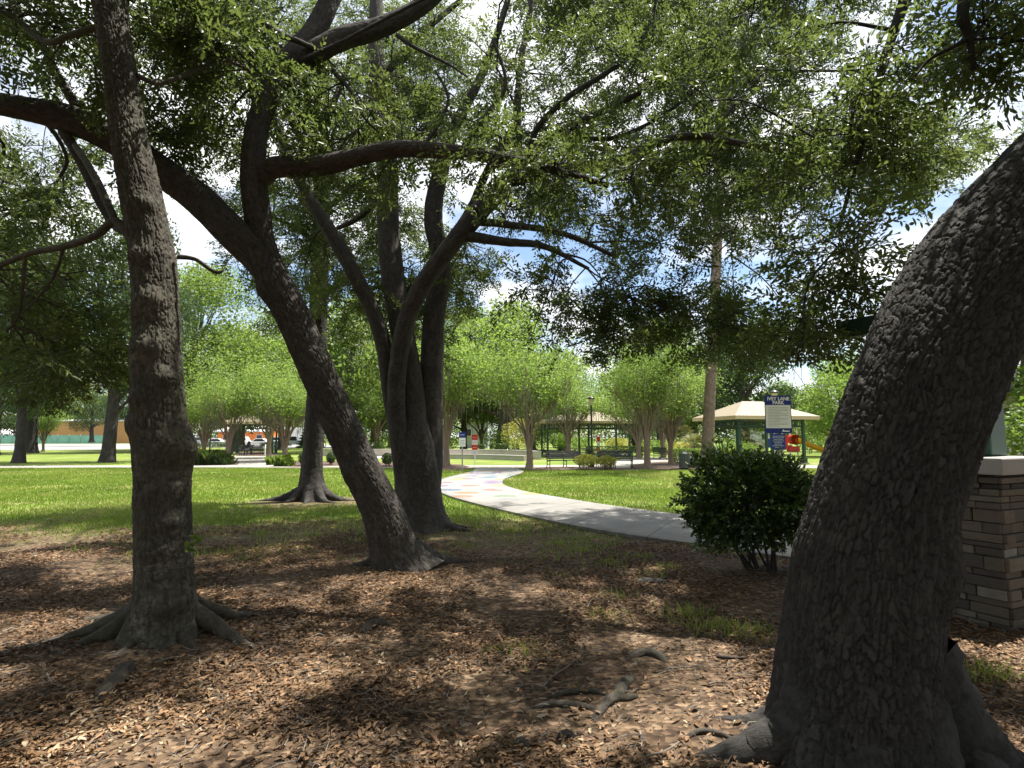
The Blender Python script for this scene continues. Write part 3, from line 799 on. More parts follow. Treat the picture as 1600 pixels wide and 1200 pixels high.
# --- leaning oak in the middle
t2 = Oak('oak_tree', 'strongly leaning oak in the middle, forking into a long limb over the left', B2, M['bark_oak'], 202)
t2.stem('trunk', [(634, 902, 7.0, 81), (618, 862, 7.0, 70.4), (597, 800, 6.98, 61.6), (574, 750, 6.96, 58.1), (550, 700, 6.95, 56.3), (505, 600, 6.9, 54.6), (460, 500, 6.85, 54.6), (424, 430, 6.8, 52.8), (409, 380, 6.8, 44), (400, 320, 6.8, 38.7)],
        190, 0.013, (0.030, 0.105, 0.017), (0.30, 0.22, 5, 0.30, 0.9), [(3.9, 2.2, 0.05, 0.08), (1.4, 2.4, 0.03, 0.1)], 0.06)
t2.stem('limb', [(404, 350, 6.8, 45), (396, 270, 6.8, 42), (402, 200, 6.8, 37), (425, 140, 6.8, 37), (455, 95, 6.9, 40), (490, 50, 7.0, 34), (520, -10, 7.1, 30), (560, -120, 7.3, 24), (580, -260, 7.5, 16)], 90, 0.02, (0.03, 0.08, 0.009))
t2.stem('limb', [(440, 452, 6.85, 40), (405, 405, 6.78, 54), (370, 370, 6.7, 56), (310, 310, 6.6, 56), (255, 270, 6.5, 55), (190, 225, 6.35, 54), (110, 187, 6.2, 56), (40, 170, 6.1, 48), (-60, 150, 5.9, 42), (-200, 110, 5.7, 32)], 110, 0.018, (0.03, 0.07, 0.010))
t2.stem('limb', [(402, 285, 6.8, 32), (430, 262, 6.72, 35), (495, 260, 6.6, 33), (560, 245, 6.5, 28), (620, 233, 6.4, 26), (700, 237, 6.3, 23), (770, 245, 6.2, 19), (850, 262, 6.1, 13), (950, 290, 6.0, 8)], 64, 0.02, (0.03, 0.06, 0.008))
t2.stem('limb', [(448, 105, 6.9, 36), (530, 62, 7.0, 34), (590, 45, 7.1, 30), (650, 15, 7.2, 26), (720, -40, 7.4, 20), (850, -140, 7.6, 14)], 64, 0.025, (0.03, 0.07, 0.008))
for pts in ([(100, 205, 6.2, 22), (130, 260, 6.2, 18), (155, 315, 6.15, 15), (175, 350, 6.1, 12), (190, 362, 6.0, 10)],
            [(120, 168, 6.2, 18), (90, 118, 6.2, 16), (64, 68, 6.2, 13), (20, 30, 6.1, 11), (-30, 10, 6.0, 8)],
            [(64, 68, 6.2, 8), (74, 30, 6.3, 8), (80, -20, 6.4, 6)],
            [(410, 205, 6.85, 10), (392, 120, 7.0, 14), (398, 40, 7.1, 13), (385, -40, 7.2, 10)],
            [(500, 80, 6.9, 8), (470, 66, 6.7, 9), (430, 50, 6.5, 12), (395, 22, 6.4, 11), (360, 5, 6.3, 8)],
            [(470, 95, 6.8, 8), (540, 62, 6.7, 6), (620, 20, 6.6, 5), (680, -10, 6.5, 4)],
            [(520, 110, 7.0, 7), (550, 145, 6.9, 6), (570, 185, 6.8, 4), (590, 205, 6.8, 3)],
            [(620, 55, 7.1, 7), (650, 75, 7.0, 6), (700, 100, 6.9, 4), (730, 120, 6.8, 3)],
            [(660, 232, 6.35, 7), (690, 185, 6.4, 6), (700, 150, 6.4, 4), (680, 110, 6.4, 3)],
            [(720, 236, 6.3, 8), (760, 180, 6.3, 8), (790, 130, 6.3, 6), (770, 60, 6.3, 4)]):
    t2.stem('limb', pts, 12, 0.04, (0.02, 0.05, 0.004), lump=0.1)
for k, (a, l, r) in enumerate([(0.05, 0.85, 0.11), (-0.5, 0.45, 0.09), (3.3, 0.55, 0.07), (-1.8, 0.3, 0.08), (1.5, 0.7, 0.09)]):
    mb = MB(); root_tube(mb, B2, a, l, r, 0.16, 330 + k, rad=0.32, sink=0.7); mb.build('root', M['bark_oak'], t2.t, smooth=True)

# --- multi-stemmed oak behind it
t3 = Oak('oak_tree', 'dark oak whose base splits into four rising trunks beside the path bend', B3, M['bark_oak'], 303)
t3.stem('trunk', [(662, 842, 10, 84), (656, 800, 10, 72), (651, 740, 10, 70), (648, 690, 10, 58), (648, 650, 10, 34), (646, 620, 10.02, 14)], 110, 0.02, (0.035, 0.09, 0.012), (0.25, 0.3, 6, 0.25, 0.2))
for pts in ([(648, 810, 9.95, 20), (634, 735, 9.93, 26), (612, 630, 9.95, 24), (603, 560, 9.9, 25), (588, 500, 9.85, 24), (560, 440, 9.8, 24), (530, 385, 9.8, 24), (490, 320, 9.75, 20), (455, 255, 9.7, 18), (432, 190, 9.7, 15), (400, 100, 9.6, 12)],
            [(652, 800, 10.02, 40), (650, 710, 10.05, 42), (642, 600, 10.05, 38), (625, 500, 10.1, 36), (612, 420, 10.2, 36), (606, 330, 10.3, 34), (604, 250, 10.4, 33), (590, 130, 10.6, 26), (588, 0, 10.8, 20), (600, -150, 11, 14)],
            [(642, 820, 9.9, 24), (630, 730, 9.84, 30), (619, 630, 9.72, 27), (628, 530, 9.6, 28), (655, 455, 9.5, 28), (700, 390, 9.4, 28), (745, 335, 9.3, 30), (790, 285, 9.2, 24), (830, 240, 9.1, 18), (870, 210, 9, 14), (930, 180, 8.9, 12), (1000, 145, 8.8, 8)],
            [(662, 820, 10.05, 30), (671, 735, 10.15, 40), (673, 620, 10.3, 37), (678, 500, 10.4, 34), (690, 420, 10.5, 30), (677, 340, 10.6, 29), (688, 270, 10.7, 24), (710, 200, 10.8, 18), (760, 100, 11, 12), (800, -20, 11.2, 8)]):
    t3.stem('limb', pts, 56, 0.03, (0.035, 0.09, 0.010))
for pts in ([(692, 400, 10.5, 20), (735, 330, 10.6, 17), (760, 270, 10.7, 12), (800, 200, 10.8, 8)],
            [(735, 345, 9.32, 14), (800, 352, 9.2, 11), (880, 365, 9, 9), (960, 400, 8.9, 6)],
            [(722, 368, 9.38, 18), (790, 378, 9.2, 14), (850, 385, 9, 10), (920, 420, 8.8, 5)],
            [(795, 283, 9.2, 20), (880, 264, 8.9, 17), (960, 253, 8.6, 16), (1030, 222, 8.3, 14), (1090, 212, 8.1, 12), (1160, 225, 8.0, 11), (1240, 240, 7.9, 9), (1330, 253, 7.8, 8), (1440, 256, 7.7, 5)],
            [(830, 240, 9.1, 12), (840, 200, 9.1, 10), (890, 150, 9, 9), (960, 105, 8.9, 8), (1010, 50, 8.8, 6), (1030, -20, 8.7, 5)],
            [(812, 255, 9.12, 14), (808, 180, 9.2, 12), (815, 90, 9.3, 10), (830, 0, 9.4, 8), (830, -120, 9.5, 6)],
            [(980, 250, 8.55, 10), (1060, 250, 8.3, 8), (1100, 230, 8.2, 6), (1150, 160, 8.1, 5)],
            [(455, 255, 9.7, 8), (500, 200, 9.9, 7), (530, 140, 10, 5)],
            [(604, 300, 10.3, 12), (560, 340, 10.4, 9), (520, 360, 10.5, 6)],
            [(870, 210, 9, 9), (960, 215, 8.8, 7), (1050, 170, 8.6, 5), (1120, 110, 8.5, 4)],
            [(590, 130, 10.6, 14), (650, 60, 10.9, 11), (720, 0, 11.1, 8)]):
    t3.stem('limb', pts, 12, 0.05, (0.03, 0.07, 0.005), lump=0.1)
for k, (a, l, r) in enumerate([(-0.35, 0.75, 0.12), (-1.3, 0.4, 0.1), (3.4, 0.5, 0.1), (0.4, 0.8, 0.1)]):
    mb = MB(); root_tube(mb, B3, a, l, r, 0.2, 350 + k, rad=0.4, sink=0.7); mb.build('root', M['bark_oak'], t3.t, smooth=True)

# --- straight oak with spreading buttress roots
t4 = Oak('oak_tree', 'straight oak with wide spreading buttress roots standing on bare soil at the lawn edge', B4, M['bark_dark'], 404)
t4.stem('trunk', [(488, 789, 14.7, 37), (487, 740, 14.7, 32.6), (490, 680, 14.7, 30.8), (495, 600, 14.7, 29.9), (497, 500, 14.7, 28.2), (500, 400, 14.7, 28.2), (503, 300, 14.7, 26.4), (500, 200, 14.6, 22.9), (505, 100, 14.5, 19.4), (510, 0, 14.4, 15.8), (515, -120, 14.3, 10.6)],
        80, 0.03, (0.04, 0.1, 0.014), (0.75, 0.38, 7, 0.55, 0.5), (), 0.06)
for pts in ([(515, 455, 14.6, 10), (535, 440, 14.3, 9), (575, 430, 13.9, 7), (620, 415, 13.6, 5)],
            [(508, 185, 14.6, 12), (530, 140, 14.4, 10), (560, 60, 14.2, 7)],
            [(500, 260, 14.6, 10), (460, 200, 14.2, 9), (430, 120, 13.9, 6)],
            [(505, 330, 14.6, 10), (560, 290, 14.2, 8), (620, 270, 13.9, 5)],
            [(498, 380, 14.6, 10), (450, 350, 14.1, 8), (400, 330, 13.7, 5)]):
    t4.stem('limb', pts, 10, 0.08)
for k, (a, l, r) in enumerate([(-0.1, 1.2, 0.15), (-0.7, 1.0, 0.15), (-1.5, 0.7, 0.14), (-2.3, 0.9, 0.15), (3.2, 1.6, 0.15), (1.2, 1, 0.14), (2.3, 1, 0.14)]):
    mb = MB(); root_tube(mb, B4, a, l * 0.85, r * 0.85, 0.30, 370 + k, rad=0.45, sink=0.8); mb.build('root', M['bark_dark'], t4.t, smooth=True)

# --- the huge leaning trunk on the right
t5 = Oak('oak_tree', 'massive rough-barked oak leaning out of frame on the right beside the stone pillar', B5, M['bark_big'], 505)
t5.stem('trunk', [(1332, 1215, 3.05, 262), (1332, 1120, 3.05, 254), (1339, 1020, 3.05, 248), (1351, 900, 3.05, 240), (1374, 800, 3.05, 228), (1406, 700, 3.07, 230), (1443, 600, 3.1, 236), (1489, 500, 3.15, 241), (1548, 400, 3.2, 242), (1636, 300, 3.25, 242),
                  (1722, 210, 3.35, 240), (1815, 120, 3.45, 230), (1925, 20, 3.6, 212), (2030, -110, 3.8, 186), (2110, -280, 4, 150)],
        440, 0.007, (0.025, 0.075, 0.019), (0.26, 0.22, 5, 0.62, 0.75), [(1.15, math.pi * 1.33, 0.05, 0.12), (0.9, math.pi * 0.9, 0.02, 0.16)], 0.05)
for pts in ([(1900, 20, 3.6, 120), (1760, -150, 4.4, 90), (1620, -220, 5.2, 70), (1500, -160, 5.8, 45), (1440, -60, 6.2, 30), (1400, 40, 6.4, 18), (1370, 140, 6.5, 12), (1340, 250, 6.6, 8), (1310, 360, 6.7, 5)],
            [(1620, -220, 5.2, 60), (1540, -80, 5.0, 34), (1505, 10, 4.9, 22), (1515, 60, 4.9, 14), (1522, 110, 4.9, 8)],
            [(1500, -160, 5.8, 40), (1320, -150, 6.4, 26), (1200, -120, 6.8, 16), (1100, -90, 7.2, 8)],
            [(1515, 60, 4.9, 9), (1480, 78, 4.9, 7), (1450, 95, 5, 5), (1430, 120, 5, 3)],
            [(2010, -110, 3.8, 120), (1700, -420, 3.4, 90), (1200, -700, 3.2, 60), (600, -900, 3.1, 40)],
            [(2010, -110, 3.8, 100), (2300, -300, 4.5, 70), (2500, -500, 5.2, 40)]):
    t5.stem('limb', pts, 20, 0.05, (0.03, 0.06, 0.006), lump=0.1)
for k, (a, l, r) in enumerate([(3.30, 0.85, 0.12), (2.6, 0.7, 0.11), (-2.5, 0.55, 0.12), (-0.6, 0.7, 0.12), (0.2, 0.9, 0.12), (-1.4, 0.4, 0.1)]):
    mb = MB(); root_tube(mb, B5, a, l * 0.9, r * 0.85, 0.20, 390 + k, rad=0.48, sink=1.3); mb.build('root', M['bark_big'], t5.t, smooth=True)

for k, (a, l, r, z_) in enumerate([(3.42, 0.80, 0.19, 0.40), (-0.45, 0.62, 0.20, 0.42), (-2.2, 0.50, 0.17, 0.30), (-1.3, 0.42, 0.16, 0.30)]):
    mb = MB(); root_tube(mb, B5, a, l, r, z_, 430 + k, rad=0.40, wig=0.12, sink=0.8); mb.build('root', M['bark_big'], t5.t, smooth=True)
# --- boughs that the photograph shows (nothing hangs below head height)
t1.fol.zmin = 2.1; t2.fol.zmin = 2.6; t3.fol.zmin = 2.75; t4.fol.zmin = 2.6; t5.fol.zmin = 2.35
t3.fill((1010, 320, 240, 95), (8.0, 9.8), 15, size=0.85, per=4)
t3.fill((1060, 300, 230, 120), (10.0, 13.0), 17, size=1.1, per=4)
t3.fill((850, 450, 40, 60), (8.0, 9.4), 3, size=0.6, droop=0.4, per=3)
t3.fill((955, 480, 50, 60), (8.0, 9.6), 5, size=0.6, droop=0.5, per=4)
t3.fill((1030, 480, 40, 50), (8.0, 9.6), 3, size=0.6, droop=0.5, per=4)
t3.fill((1110, 500, 50, 60), (8.5, 10.5), 5, size=0.65, droop=0.5, per=4)
t3.fill((1190, 490, 50, 70), (8.5, 10.5), 5, size=0.65, droop=0.5, per=4)
t3.fill((930, 110, 340, 120), (8.0, 11.5), 24, size=1.0, per=4)
t3.fill((1100, 60, 190, 110), (11.0, 14.5), 15, size=1.2, sc=1.1)
t3.fill((700, 140, 130, 130), (10.0, 12.5), 10, size=0.95)
t3.fill((700, 470, 60, 90), (10.5, 12.5), 5, size=0.8)
t3.fill((560, 390, 130, 110), (10.5, 13.0), 9, size=0.9)
t4.fill((500, 250, 130, 160), (13.0, 15.0), 14, size=1.25, sc=1.2)
t4.fill((600, 420, 110, 90), (12.8, 14.4), 8, size=1.1, sc=1.2)
t3.fill((900, 150, 380, 150), (11.0, 15.0), 20, size=1.3, sc=1.15)
t3.fill((1200, 260, 150, 140), (10.0, 13.0), 8, size=1.1)
t3.fill((1500, 230, 80, 45), (9.0, 11.5), 5, size=0.8)
t2.fill((350, 150, 150, 150), (9.0, 12.0), 7, size=1.0)
t2.fill((90, 250, 120, 190), (8.5, 12.0), 7, size=1.0)
t4.fill((440, 400, 60, 70), (12.8, 14.4), 4, size=1.0, sc=1.2)
t3.fill((740, 470, 40, 80), (10.5, 12.0), 3, size=0.7)
t4.fill((520, 60, 180, 90), (13.0, 15.0), 8, size=1.25, sc=1.2)
t2.fill((560, 150, 170, 130), (6.6, 8.4), 8, size=0.7)
t2.fill((330, 110, 120, 120), (6.2, 9.0), 8, size=0.8, nsec=6, per=4)
t2.fill((880, 275, 140, 35), (5.9, 7.2), 6, size=0.6, nsec=6, per=4)
t2.fill((60, 300, 80, 60), (7.0, 9.0), 4, size=0.7)
t2.fill((300, 215, 50, 40), (6.3, 7.5), 3, size=0.55)
t1.fill((60, 50, 80, 50), (5.4, 7.0), 4, size=0.5, per=4)
t1.fill((280, 60, 90, 70), (5.2, 6.8), 6, size=0.6)
t1.fill((70, 480, 90, 100), (5.6, 7.8), 7, size=0.65, droop=0.4, per=4)
t1.fill((110, 580, 80, 50), (6.5, 8.0), 4, size=0.6, droop=0.4)
t5.fol.sp = SP_OPEN
t5.fill((1305, 320, 95, 180), (5.8, 7.2), 9, size=0.6, nsec=6, per=4)
t5.fill((1275, 520, 30, 50), (5.8, 6.8), 3, size=0.4, droop=0.5)
t5.fill((1210, 100, 150, 110), (6.4, 8.6), 5, size=0.8, nsec=6, per=3)
t5.fill((1400, 150, 40, 90), (5.8, 6.8), 3, size=0.5, per=4)
t5.fill((1535, 40, 55, 45), (4.8, 5.8), 4, size=0.36, per=3)
t5.fill((1420, 250, 60, 60), (7.0, 9.0), 4, size=0.6, per=4)
t5.fill((1590, 30, 20, 40), (4.2, 4.8), 1, size=0.35)
# --- boughs above the frame: they belong to the same crowns and shade the ground
rg = random.Random(77)
yy = -4.5
while yy < 12.5:
    stp = 0.95 if yy < 6.5 else 3.0
    xx = -9.0
    while xx < 8.5:
        x = xx + rg.uniform(-0.6, 0.6); y = yy + rg.uniform(-0.6, 0.6)
        z = max(5.6, 0.80 * y + 2.3) + rg.uniform(0, 1.8)
        xx += stp
        if rg.random() < 0.16: continue
        if y > 0.3:
            px, py, d = to_px(np.array([x, y, z]))
            if (py[0] > -60 or (px[0] > 1250 and py[0] > -260)) and d[0] > 0: continue
        o = t5 if x > 1.2 and y < 7 else (t1 if y < 5.2 else (t2 if x < -1 and y < 8.5 else t3))
        o.to(np.array([x, y, z]), size=0.42, nsec=6, per=6, sc=1.25)
    yy += stp
for k in range(24):
    t3.to(np.array([rg.uniform(0.5, 9), rg.uniform(9.3, 12.8), rg.uniform(10.6, 12.2)]), size=1.2, nsec=7, per=5, sc=1.3)
for o in (t1, t2, t3, t4, t5): o.finish(M['leaf_oak'])

# ------------------------------------------------------------------ ground leaf litter, grass, weeds
rs = np.random.RandomState(4)
def scatter(n, y0, y1, power=1.0, margin=1.12):
    y = y0 + (y1 - y0) * rs.rand(n) ** power
    x = (rs.rand(n) * 2 - 1) * 0.91 * margin * y
    return x, y
def outside(x, y):
    ok = np.ones(x.shape, bool)
    for P in PATHS: ok &= ~in_poly(x, y, P)
    return ok
def frames(yaw, tilt, roll):
    n = len(yaw)
    cy, sy, ct, st, cr, sr = np.cos(yaw), np.sin(yaw), np.cos(tilt), np.sin(tilt), np.cos(roll), np.sin(roll)
    X = np.stack([cy * ct, sy * ct, st], 1)
    Y0 = np.stack([-sy, cy, np.zeros(n)], 1)
    Z0 = np.cross(X, Y0)
    return X, Y0 * cr[:, None] + Z0 * sr[:, None], -Y0 * sr[:, None] + Z0 * cr[:, None]
def litter():
    n = 420000
    y = 1.7 + 12.5 * rs.rand(n) ** 1.2
    x = (rs.rand(n) * 2 - 1) * 0.91 * 1.15 * (y + 0.4)
    warp = (fbm(x * 0.55, y * 0.55, 0.0, 21, 3) - 0.5) * 5
    keep = (rs.rand(n) > 0.95 * sstep(8.4, 12.4, y + warp)) & outside(x, y)
    thin = vnoise(x * 1.1, y * 1.1, 2.0, 31)
    keep &= rs.rand(n) < np.clip(-0.55 + 2.5 * thin, 0.06, 1)
    x, y = x[keep], y[keep]; n = len(x)
    L = (0.018 + 0.040 * rs.rand(n) ** 1.3) * np.where(rs.rand(n) < 0.06, 1.5, 1.0); W = L * (0.22 + 0.26 * rs.rand(n))
    X, Yv, Z = frames(rs.rand(n) * 6.283, rs.normal(0, 0.16, n), rs.normal(0, 0.26, n))
    curl = rs.normal(0.06, 0.12, n) * L
    base = np.array([[0, 0], [0.3, 0.46], [0.7, 0.40], [1, 0], [0.7, -0.40], [0.3, -0.46]])
    up = np.array([0, 1.0, 0.8, 0.3, 0.8, 1.0])
    P = np.stack([x, y, gz(x, y) + 0.006 + 0.022 * rs.rand(n) ** 1.6], 1)
    V = P[:, None] + X[:, None] * (base[None, :, 0:1] - 0.5) * L[:, None, None] + Yv[:, None] * base[None, :, 1:2] * W[:, None, None] + Z[:, None] * (up[None, :, None] * curl[:, None, None])
    t = np.clip(rs.beta(1.6, 1.9, n) * 0.95 + (fbm(x * 0.9, y * 0.9, 4.0, 9, 3) - 0.5) * 0.75, 0, 1)
    mb = MB()
    mb.add(V.reshape(-1, 3), (np.arange(n)[:, None, None] * 6 + LEAF_F[None]).reshape(-1, 4), None, np.repeat(t, 6))
    kind(mb.build('leaf_litter', M['litter']), 'stuff')
litter()
def twig_litter():
    n = 3600
    y = 1.8 + 7.5 * rs.rand(n) ** 1.2; x = (rs.rand(n) * 2 - 1) * 1.02 * (y + 0.3)
    k = outside(x, y); x, y = x[k], y[k]
    mb = MB()
    for a, b in zip(x, y):
        L = 0.03 + 0.13 * rs.rand() ** 2; an = rs.rand() * 6.283; r = 0.0012 + 0.0022 * rs.rand()
        d = np.array([math.cos(an), math.sin(an)]); bend = rs.normal(0, 0.12) * L
        Q = [np.array([a, b]) + d * L * (f - 0.5) + np.array([-d[1], d[0]]) * bend * (1 - (2 * f - 1) ** 2) for f in (0, 0.5, 1)]
        zz = gz(np.array([q[0] for q in Q]), np.array([q[1] for q in Q])) + 0.024 + rs.normal(0, 0.006, 3)
        P = np.array([[q[0], q[1], z_] for q, z_ in zip(Q, zz)])
        s_ = np.array([-d[1], d[0], 0]) * r; u_ = np.array([0, 0, r])
        V = np.vstack([[p - s_, p + u_ * 1.4, p + s_, p - u_] for p in P])
        F = np.array([[4 * i_ + j_, 4 * i_ + (j_ + 1) % 4, 4 * i_ + 4 + (j_ + 1) % 4, 4 * i_ + 4 + j_] for i_ in (0, 1) for j_ in range(4)])
        mb.add(V, F, None, rs.rand())
    kind(mb.build('twig_litter', M['twig']), 'stuff')
twig_litter()
def blades(name, x, y, h, w, tint, lean=0.35):
    n = len(x)
    yaw = rs.rand(n) * 6.283
    z = gz(x, y)
    P = np.stack([x, y, z - 0.004], 1)
    S = np.stack([np.cos(yaw), np.sin(yaw), np.zeros(n)], 1) * (w / 2)[:, None]
    ly = rs.rand(n) * 6.283; la = np.abs(rs.normal(0, lean, n)) * h
    off = np.stack([np.cos(ly) * la, np.sin(ly) * la, h], 1)
    V = np.stack([P - S, P + S, P + off * 0.6 + S * 0.7, P + off, P + off * 0.6 - S * 0.7], 1)
    mb = MB()
    F = (np.arange(n)[:, None] * 5 + np.array([[0, 1, 2, 3, 4]]))
    mb.add(V.reshape(-1, 3), F, None, np.repeat(tint, 5))
    return kind(mb.build(name, M['grass']), 'stuff')
def lawn():
    n = 420000
    y = 7.0 + 25.7 * rs.rand(n) ** 1.25
    x = (rs.rand(n) * 2 - 1) * 0.91 * 1.1 * y
    warp = (fbm(x * 0.55, y * 0.55, 0.0, 21, 3) - 0.5) * 5
    dens = sstep(8.4, 12.6, y + warp) ** 1.3
    pat = sstep(0.45, 0.62, fbm(x * 0.9, y * 0.9, 0, 44, 3))
    k = (rs.rand(n) < np.maximum(dens, 0.22 * pat * sstep(6.8, 9.0, y))) & outside(x, y)
    d4 = np.hypot((x - B4[0]) / 1.9, (y - B4[1] + 0.2) / 1.2)
    k &= rs.rand(n) < sstep(0.6, 1.3, d4)
    k &= rs.rand(n) < 0.35 + 1.3 * vnoise(x * 0.8, y * 0.8, 1.0, 61)
    x, y = x[k], y[k]; n = len(x)
    h = (0.035 + 0.04 * rs.rand(n)); w = 0.006 + 0.0009 * y * (0.6 + 0.8 * rs.rand(n))
    t = np.clip(0.25 + 0.45 * rs.rand(n) + 1.25 * (fbm(x * 0.45, y * 0.45, 3, 12, 3) - 0.5), 0, 0.95)
    t = np.where(rs.rand(n) < 0.04 + 0.5 * sstep(0.55, 0.75, fbm(x * 0.33, y * 0.5, 5, 71, 3)), 1.0, t)
    blades('lawn_grass', x, y, h, w, t)
lawn()
def weeds():
    rg = np.random.RandomState(8)
    X, Y = [], []
    spots = [(1070, 962, 60), (1100, 985, 40), (945, 965, 30), (1130, 985, 30), (800, 1022, 25), (1000, 872, 30), (905, 862, 30), (950, 880, 30), (880, 900, 16), (1040, 890, 26), (1185, 990, 30), (1560, 1055, 60), (1515, 1060, 40), (1020, 900, 20), (300, 872, 20), (350, 868, 26), (210, 868, 20), (120, 862, 30), (800, 830, 40), (870, 850, 36), (720, 855, 30), (410, 835, 40), (960, 935, 25), (1150, 1000, 30), (380, 880, 16), (690, 870, 20)]
    for px, py, c in spots:
        g = gnd(px, py)
        m = int(c * 1.6)
        X.append(g[0] + rg.normal(0, 0.11, m)); Y.append(g[1] + rg.normal(0, 0.09, m))
    x, y = np.concatenate(X), np.concatenate(Y)
    k = outside(x, y); x, y = x[k], y[k]; n = len(x)
    blades('weeds', x, y, 0.04 + 0.08 * rg.rand(n), 0.006 + 0.006 * rg.rand(n), 0.4 + 0.5 * rg.rand(n), 0.6)
weeds()

# ------------------------------------------------------------------ surface roots, sticks, stones on the litter
def stick(name, label, cat, pts, r, mat, r_end=0.5, seg=7, group=None, lump=0.1, lift=0.05):
    P = []
    for px, py in pts:
        g = gnd(px, py); P.append([g[0], g[1], float(gz(g[0], g[1])) + r * lift + 0.012])
    P = catmull(np.array(P), max(6, len(P) * 2)); rr = np.linspace(r, r * r_end, len(P))
    if cat == 'root':
        dv = np.abs(np.linspace(-1, 1, len(P))) ** 3
        P[:, 2] -= dv * r * 1.9; rr = rr * (1 - 0.55 * dv)
    mb = MB(); tube(mb, P, rr, seg, step=0.025, lump=lump, seed=int(pts[0][0]), bark=(0.03, 0.06, r * 0.12) if r > 0.02 else None)
    return tag(mb.build(name, mat, smooth=True), label, cat, group)
t = thing('surface_root', 'gnarled grey surface root with side arms, left of the big right trunk', 'root', gnd(925, 1110))
for pts, r in (([(1000, 1052), (978, 1070), (965, 1092), (940, 1110), (918, 1138)], 0.045), ([(940, 1108), (905, 1106), (868, 1102), (815, 1104)], 0.028), ([(962, 1090), (930, 1084), (890, 1086), (840, 1090)], 0.022), ([(955, 1095), (985, 1096), (1000, 1090)], 0.028)):
    P = catmull(np.array([[*gnd(a, b)[:2], float(gz(*gnd(a, b)[:2])) + r * 0.15 + 0.006] for a, b in pts]), 10)
    dv = np.abs(np.linspace(-1, 1, 10)) ** 3; P[:, 2] -= dv * r * 1.7
    mb = MB(); tube(mb, P, np.linspace(r, r * 0.5, 10) * (1 - 0.5 * dv), 14, step=0.015, lump=0.35, seed=int(pts[0][0]), bark=(0.025, 0.05, 0.006)); mb.build('root_arm', M['root'], t, smooth=True)
stick('surface_root', 'dark humped root knuckle poking from the litter just beyond the branching surface root', 'root', [(975, 1032), (1005, 1026), (1025, 1030), (1050, 1044)], 0.045, M['root'], 0.5, 12, lump=0.3)
stick('surface_root', 'knobbly dark root stub half buried between the left trunk and the leaning trunk', 'root', [(558, 990), (580, 982), (600, 978), (618, 980)], 0.05, M['root'], 0.6, 12, lump=0.3)
stick('surface_root', 'low arched root running out of the litter at the foot of the big trunk', 'root', [(1062, 1162), (1095, 1154), (1130, 1162), (1170, 1185)], 0.018, M['root'], 0.6, 10)
stick('surface_root', 'thick bark-covered root slab sloping toward the viewer from the left mossy trunk', 'root', [(205, 1040), (190, 1062), (165, 1085), (130, 1108)], 0.07, M['root'], 0.5, 14, lump=0.3, lift=0.1)
stick('surface_root', 'pale-tipped root stump in the litter near the bottom edge', 'root', [(800, 1160), (815, 1156), (830, 1166)], 0.028, M['root'], 0.6, 10, lump=0.25)
stick('surface_root', 'small dark root lump between the branching root and the bottom edge', 'root', [(868, 1152), (888, 1146), (900, 1156)], 0.03, M['bark_dark'], 0.6, 10, lump=0.25)
TW = [([(848, 1078), (862, 1060), (885, 1045), (908, 1028)], 'long pale twig slanting across the litter beyond the branching surface root'),
      ([(918, 952), (926, 940), (940, 932)], 'curved pale twig lying alone in the middle of the shaded litter'),
      ([(1010, 1192), (1040, 1184), (1065, 1168)], 'bent pale twig at the bottom edge beside the big trunk root'),
      ([(1000, 1150), (1003, 1165), (1002, 1176)], 'short forked pale twig in front of the big trunk root'),
      ([(1045, 1054), (1070, 1054), (1095, 1053)], 'straight thin twig lying crosswise beyond the big trunk root'),
      ([(1120, 1040), (1140, 1042), (1165, 1042)], 'thick dark stick on the litter left of the big right trunk'),
      ([(1108, 1082), (1120, 1079), (1135, 1080)], 'short grey stick beside the mossy root of the big right trunk'),
      ([(72, 1065), (76, 1072), (80, 1078)], 'tiny pale twig on the shaded litter at far left'),
      ([(240, 1048), (268, 1041), (295, 1038)], 'thin straw-coloured twig right in front of the mossy trunk scar'),
      ([(845, 1165), (850, 1150), (858, 1140)], 'short upright pale twig near the small dark root lump')]
for k, (pts, lab) in enumerate(TW):
    stick('fallen_twig', lab, 'twig', pts, 0.014 if 'thick' in lab else 0.006, M['bark_dark'] if 'dark' in lab else M['twig'], 0.5, 6, 'fallen twigs on the leaf litter', 0.05, 1.4)
mb = MB(); g = gnd(1018, 906)
q = np.array([[-.16, -.06], [.02, -.09], [.17, -.05], [.14, .07], [-.05, .09], [-.17, .03]])
V = np.vstack([np.column_stack([q, np.full(6, 0.0)]), np.column_stack([q * 0.93, np.full(6, 0.014)])]) + [g[0], g[1], float(gz(g[0], g[1])) + 0.008]
a = np.arange(6)
mb.add(V, [np.array([[6, 7, 8, 9, 10, 11]]), np.stack([a, (a + 1) % 6, 6 + (a + 1) % 6, 6 + a], 1)])
tag(mb.build('flat_stone', M['stone_flat']), 'flat grey stone lying on the mulch left of the dark round bush', 'stone')

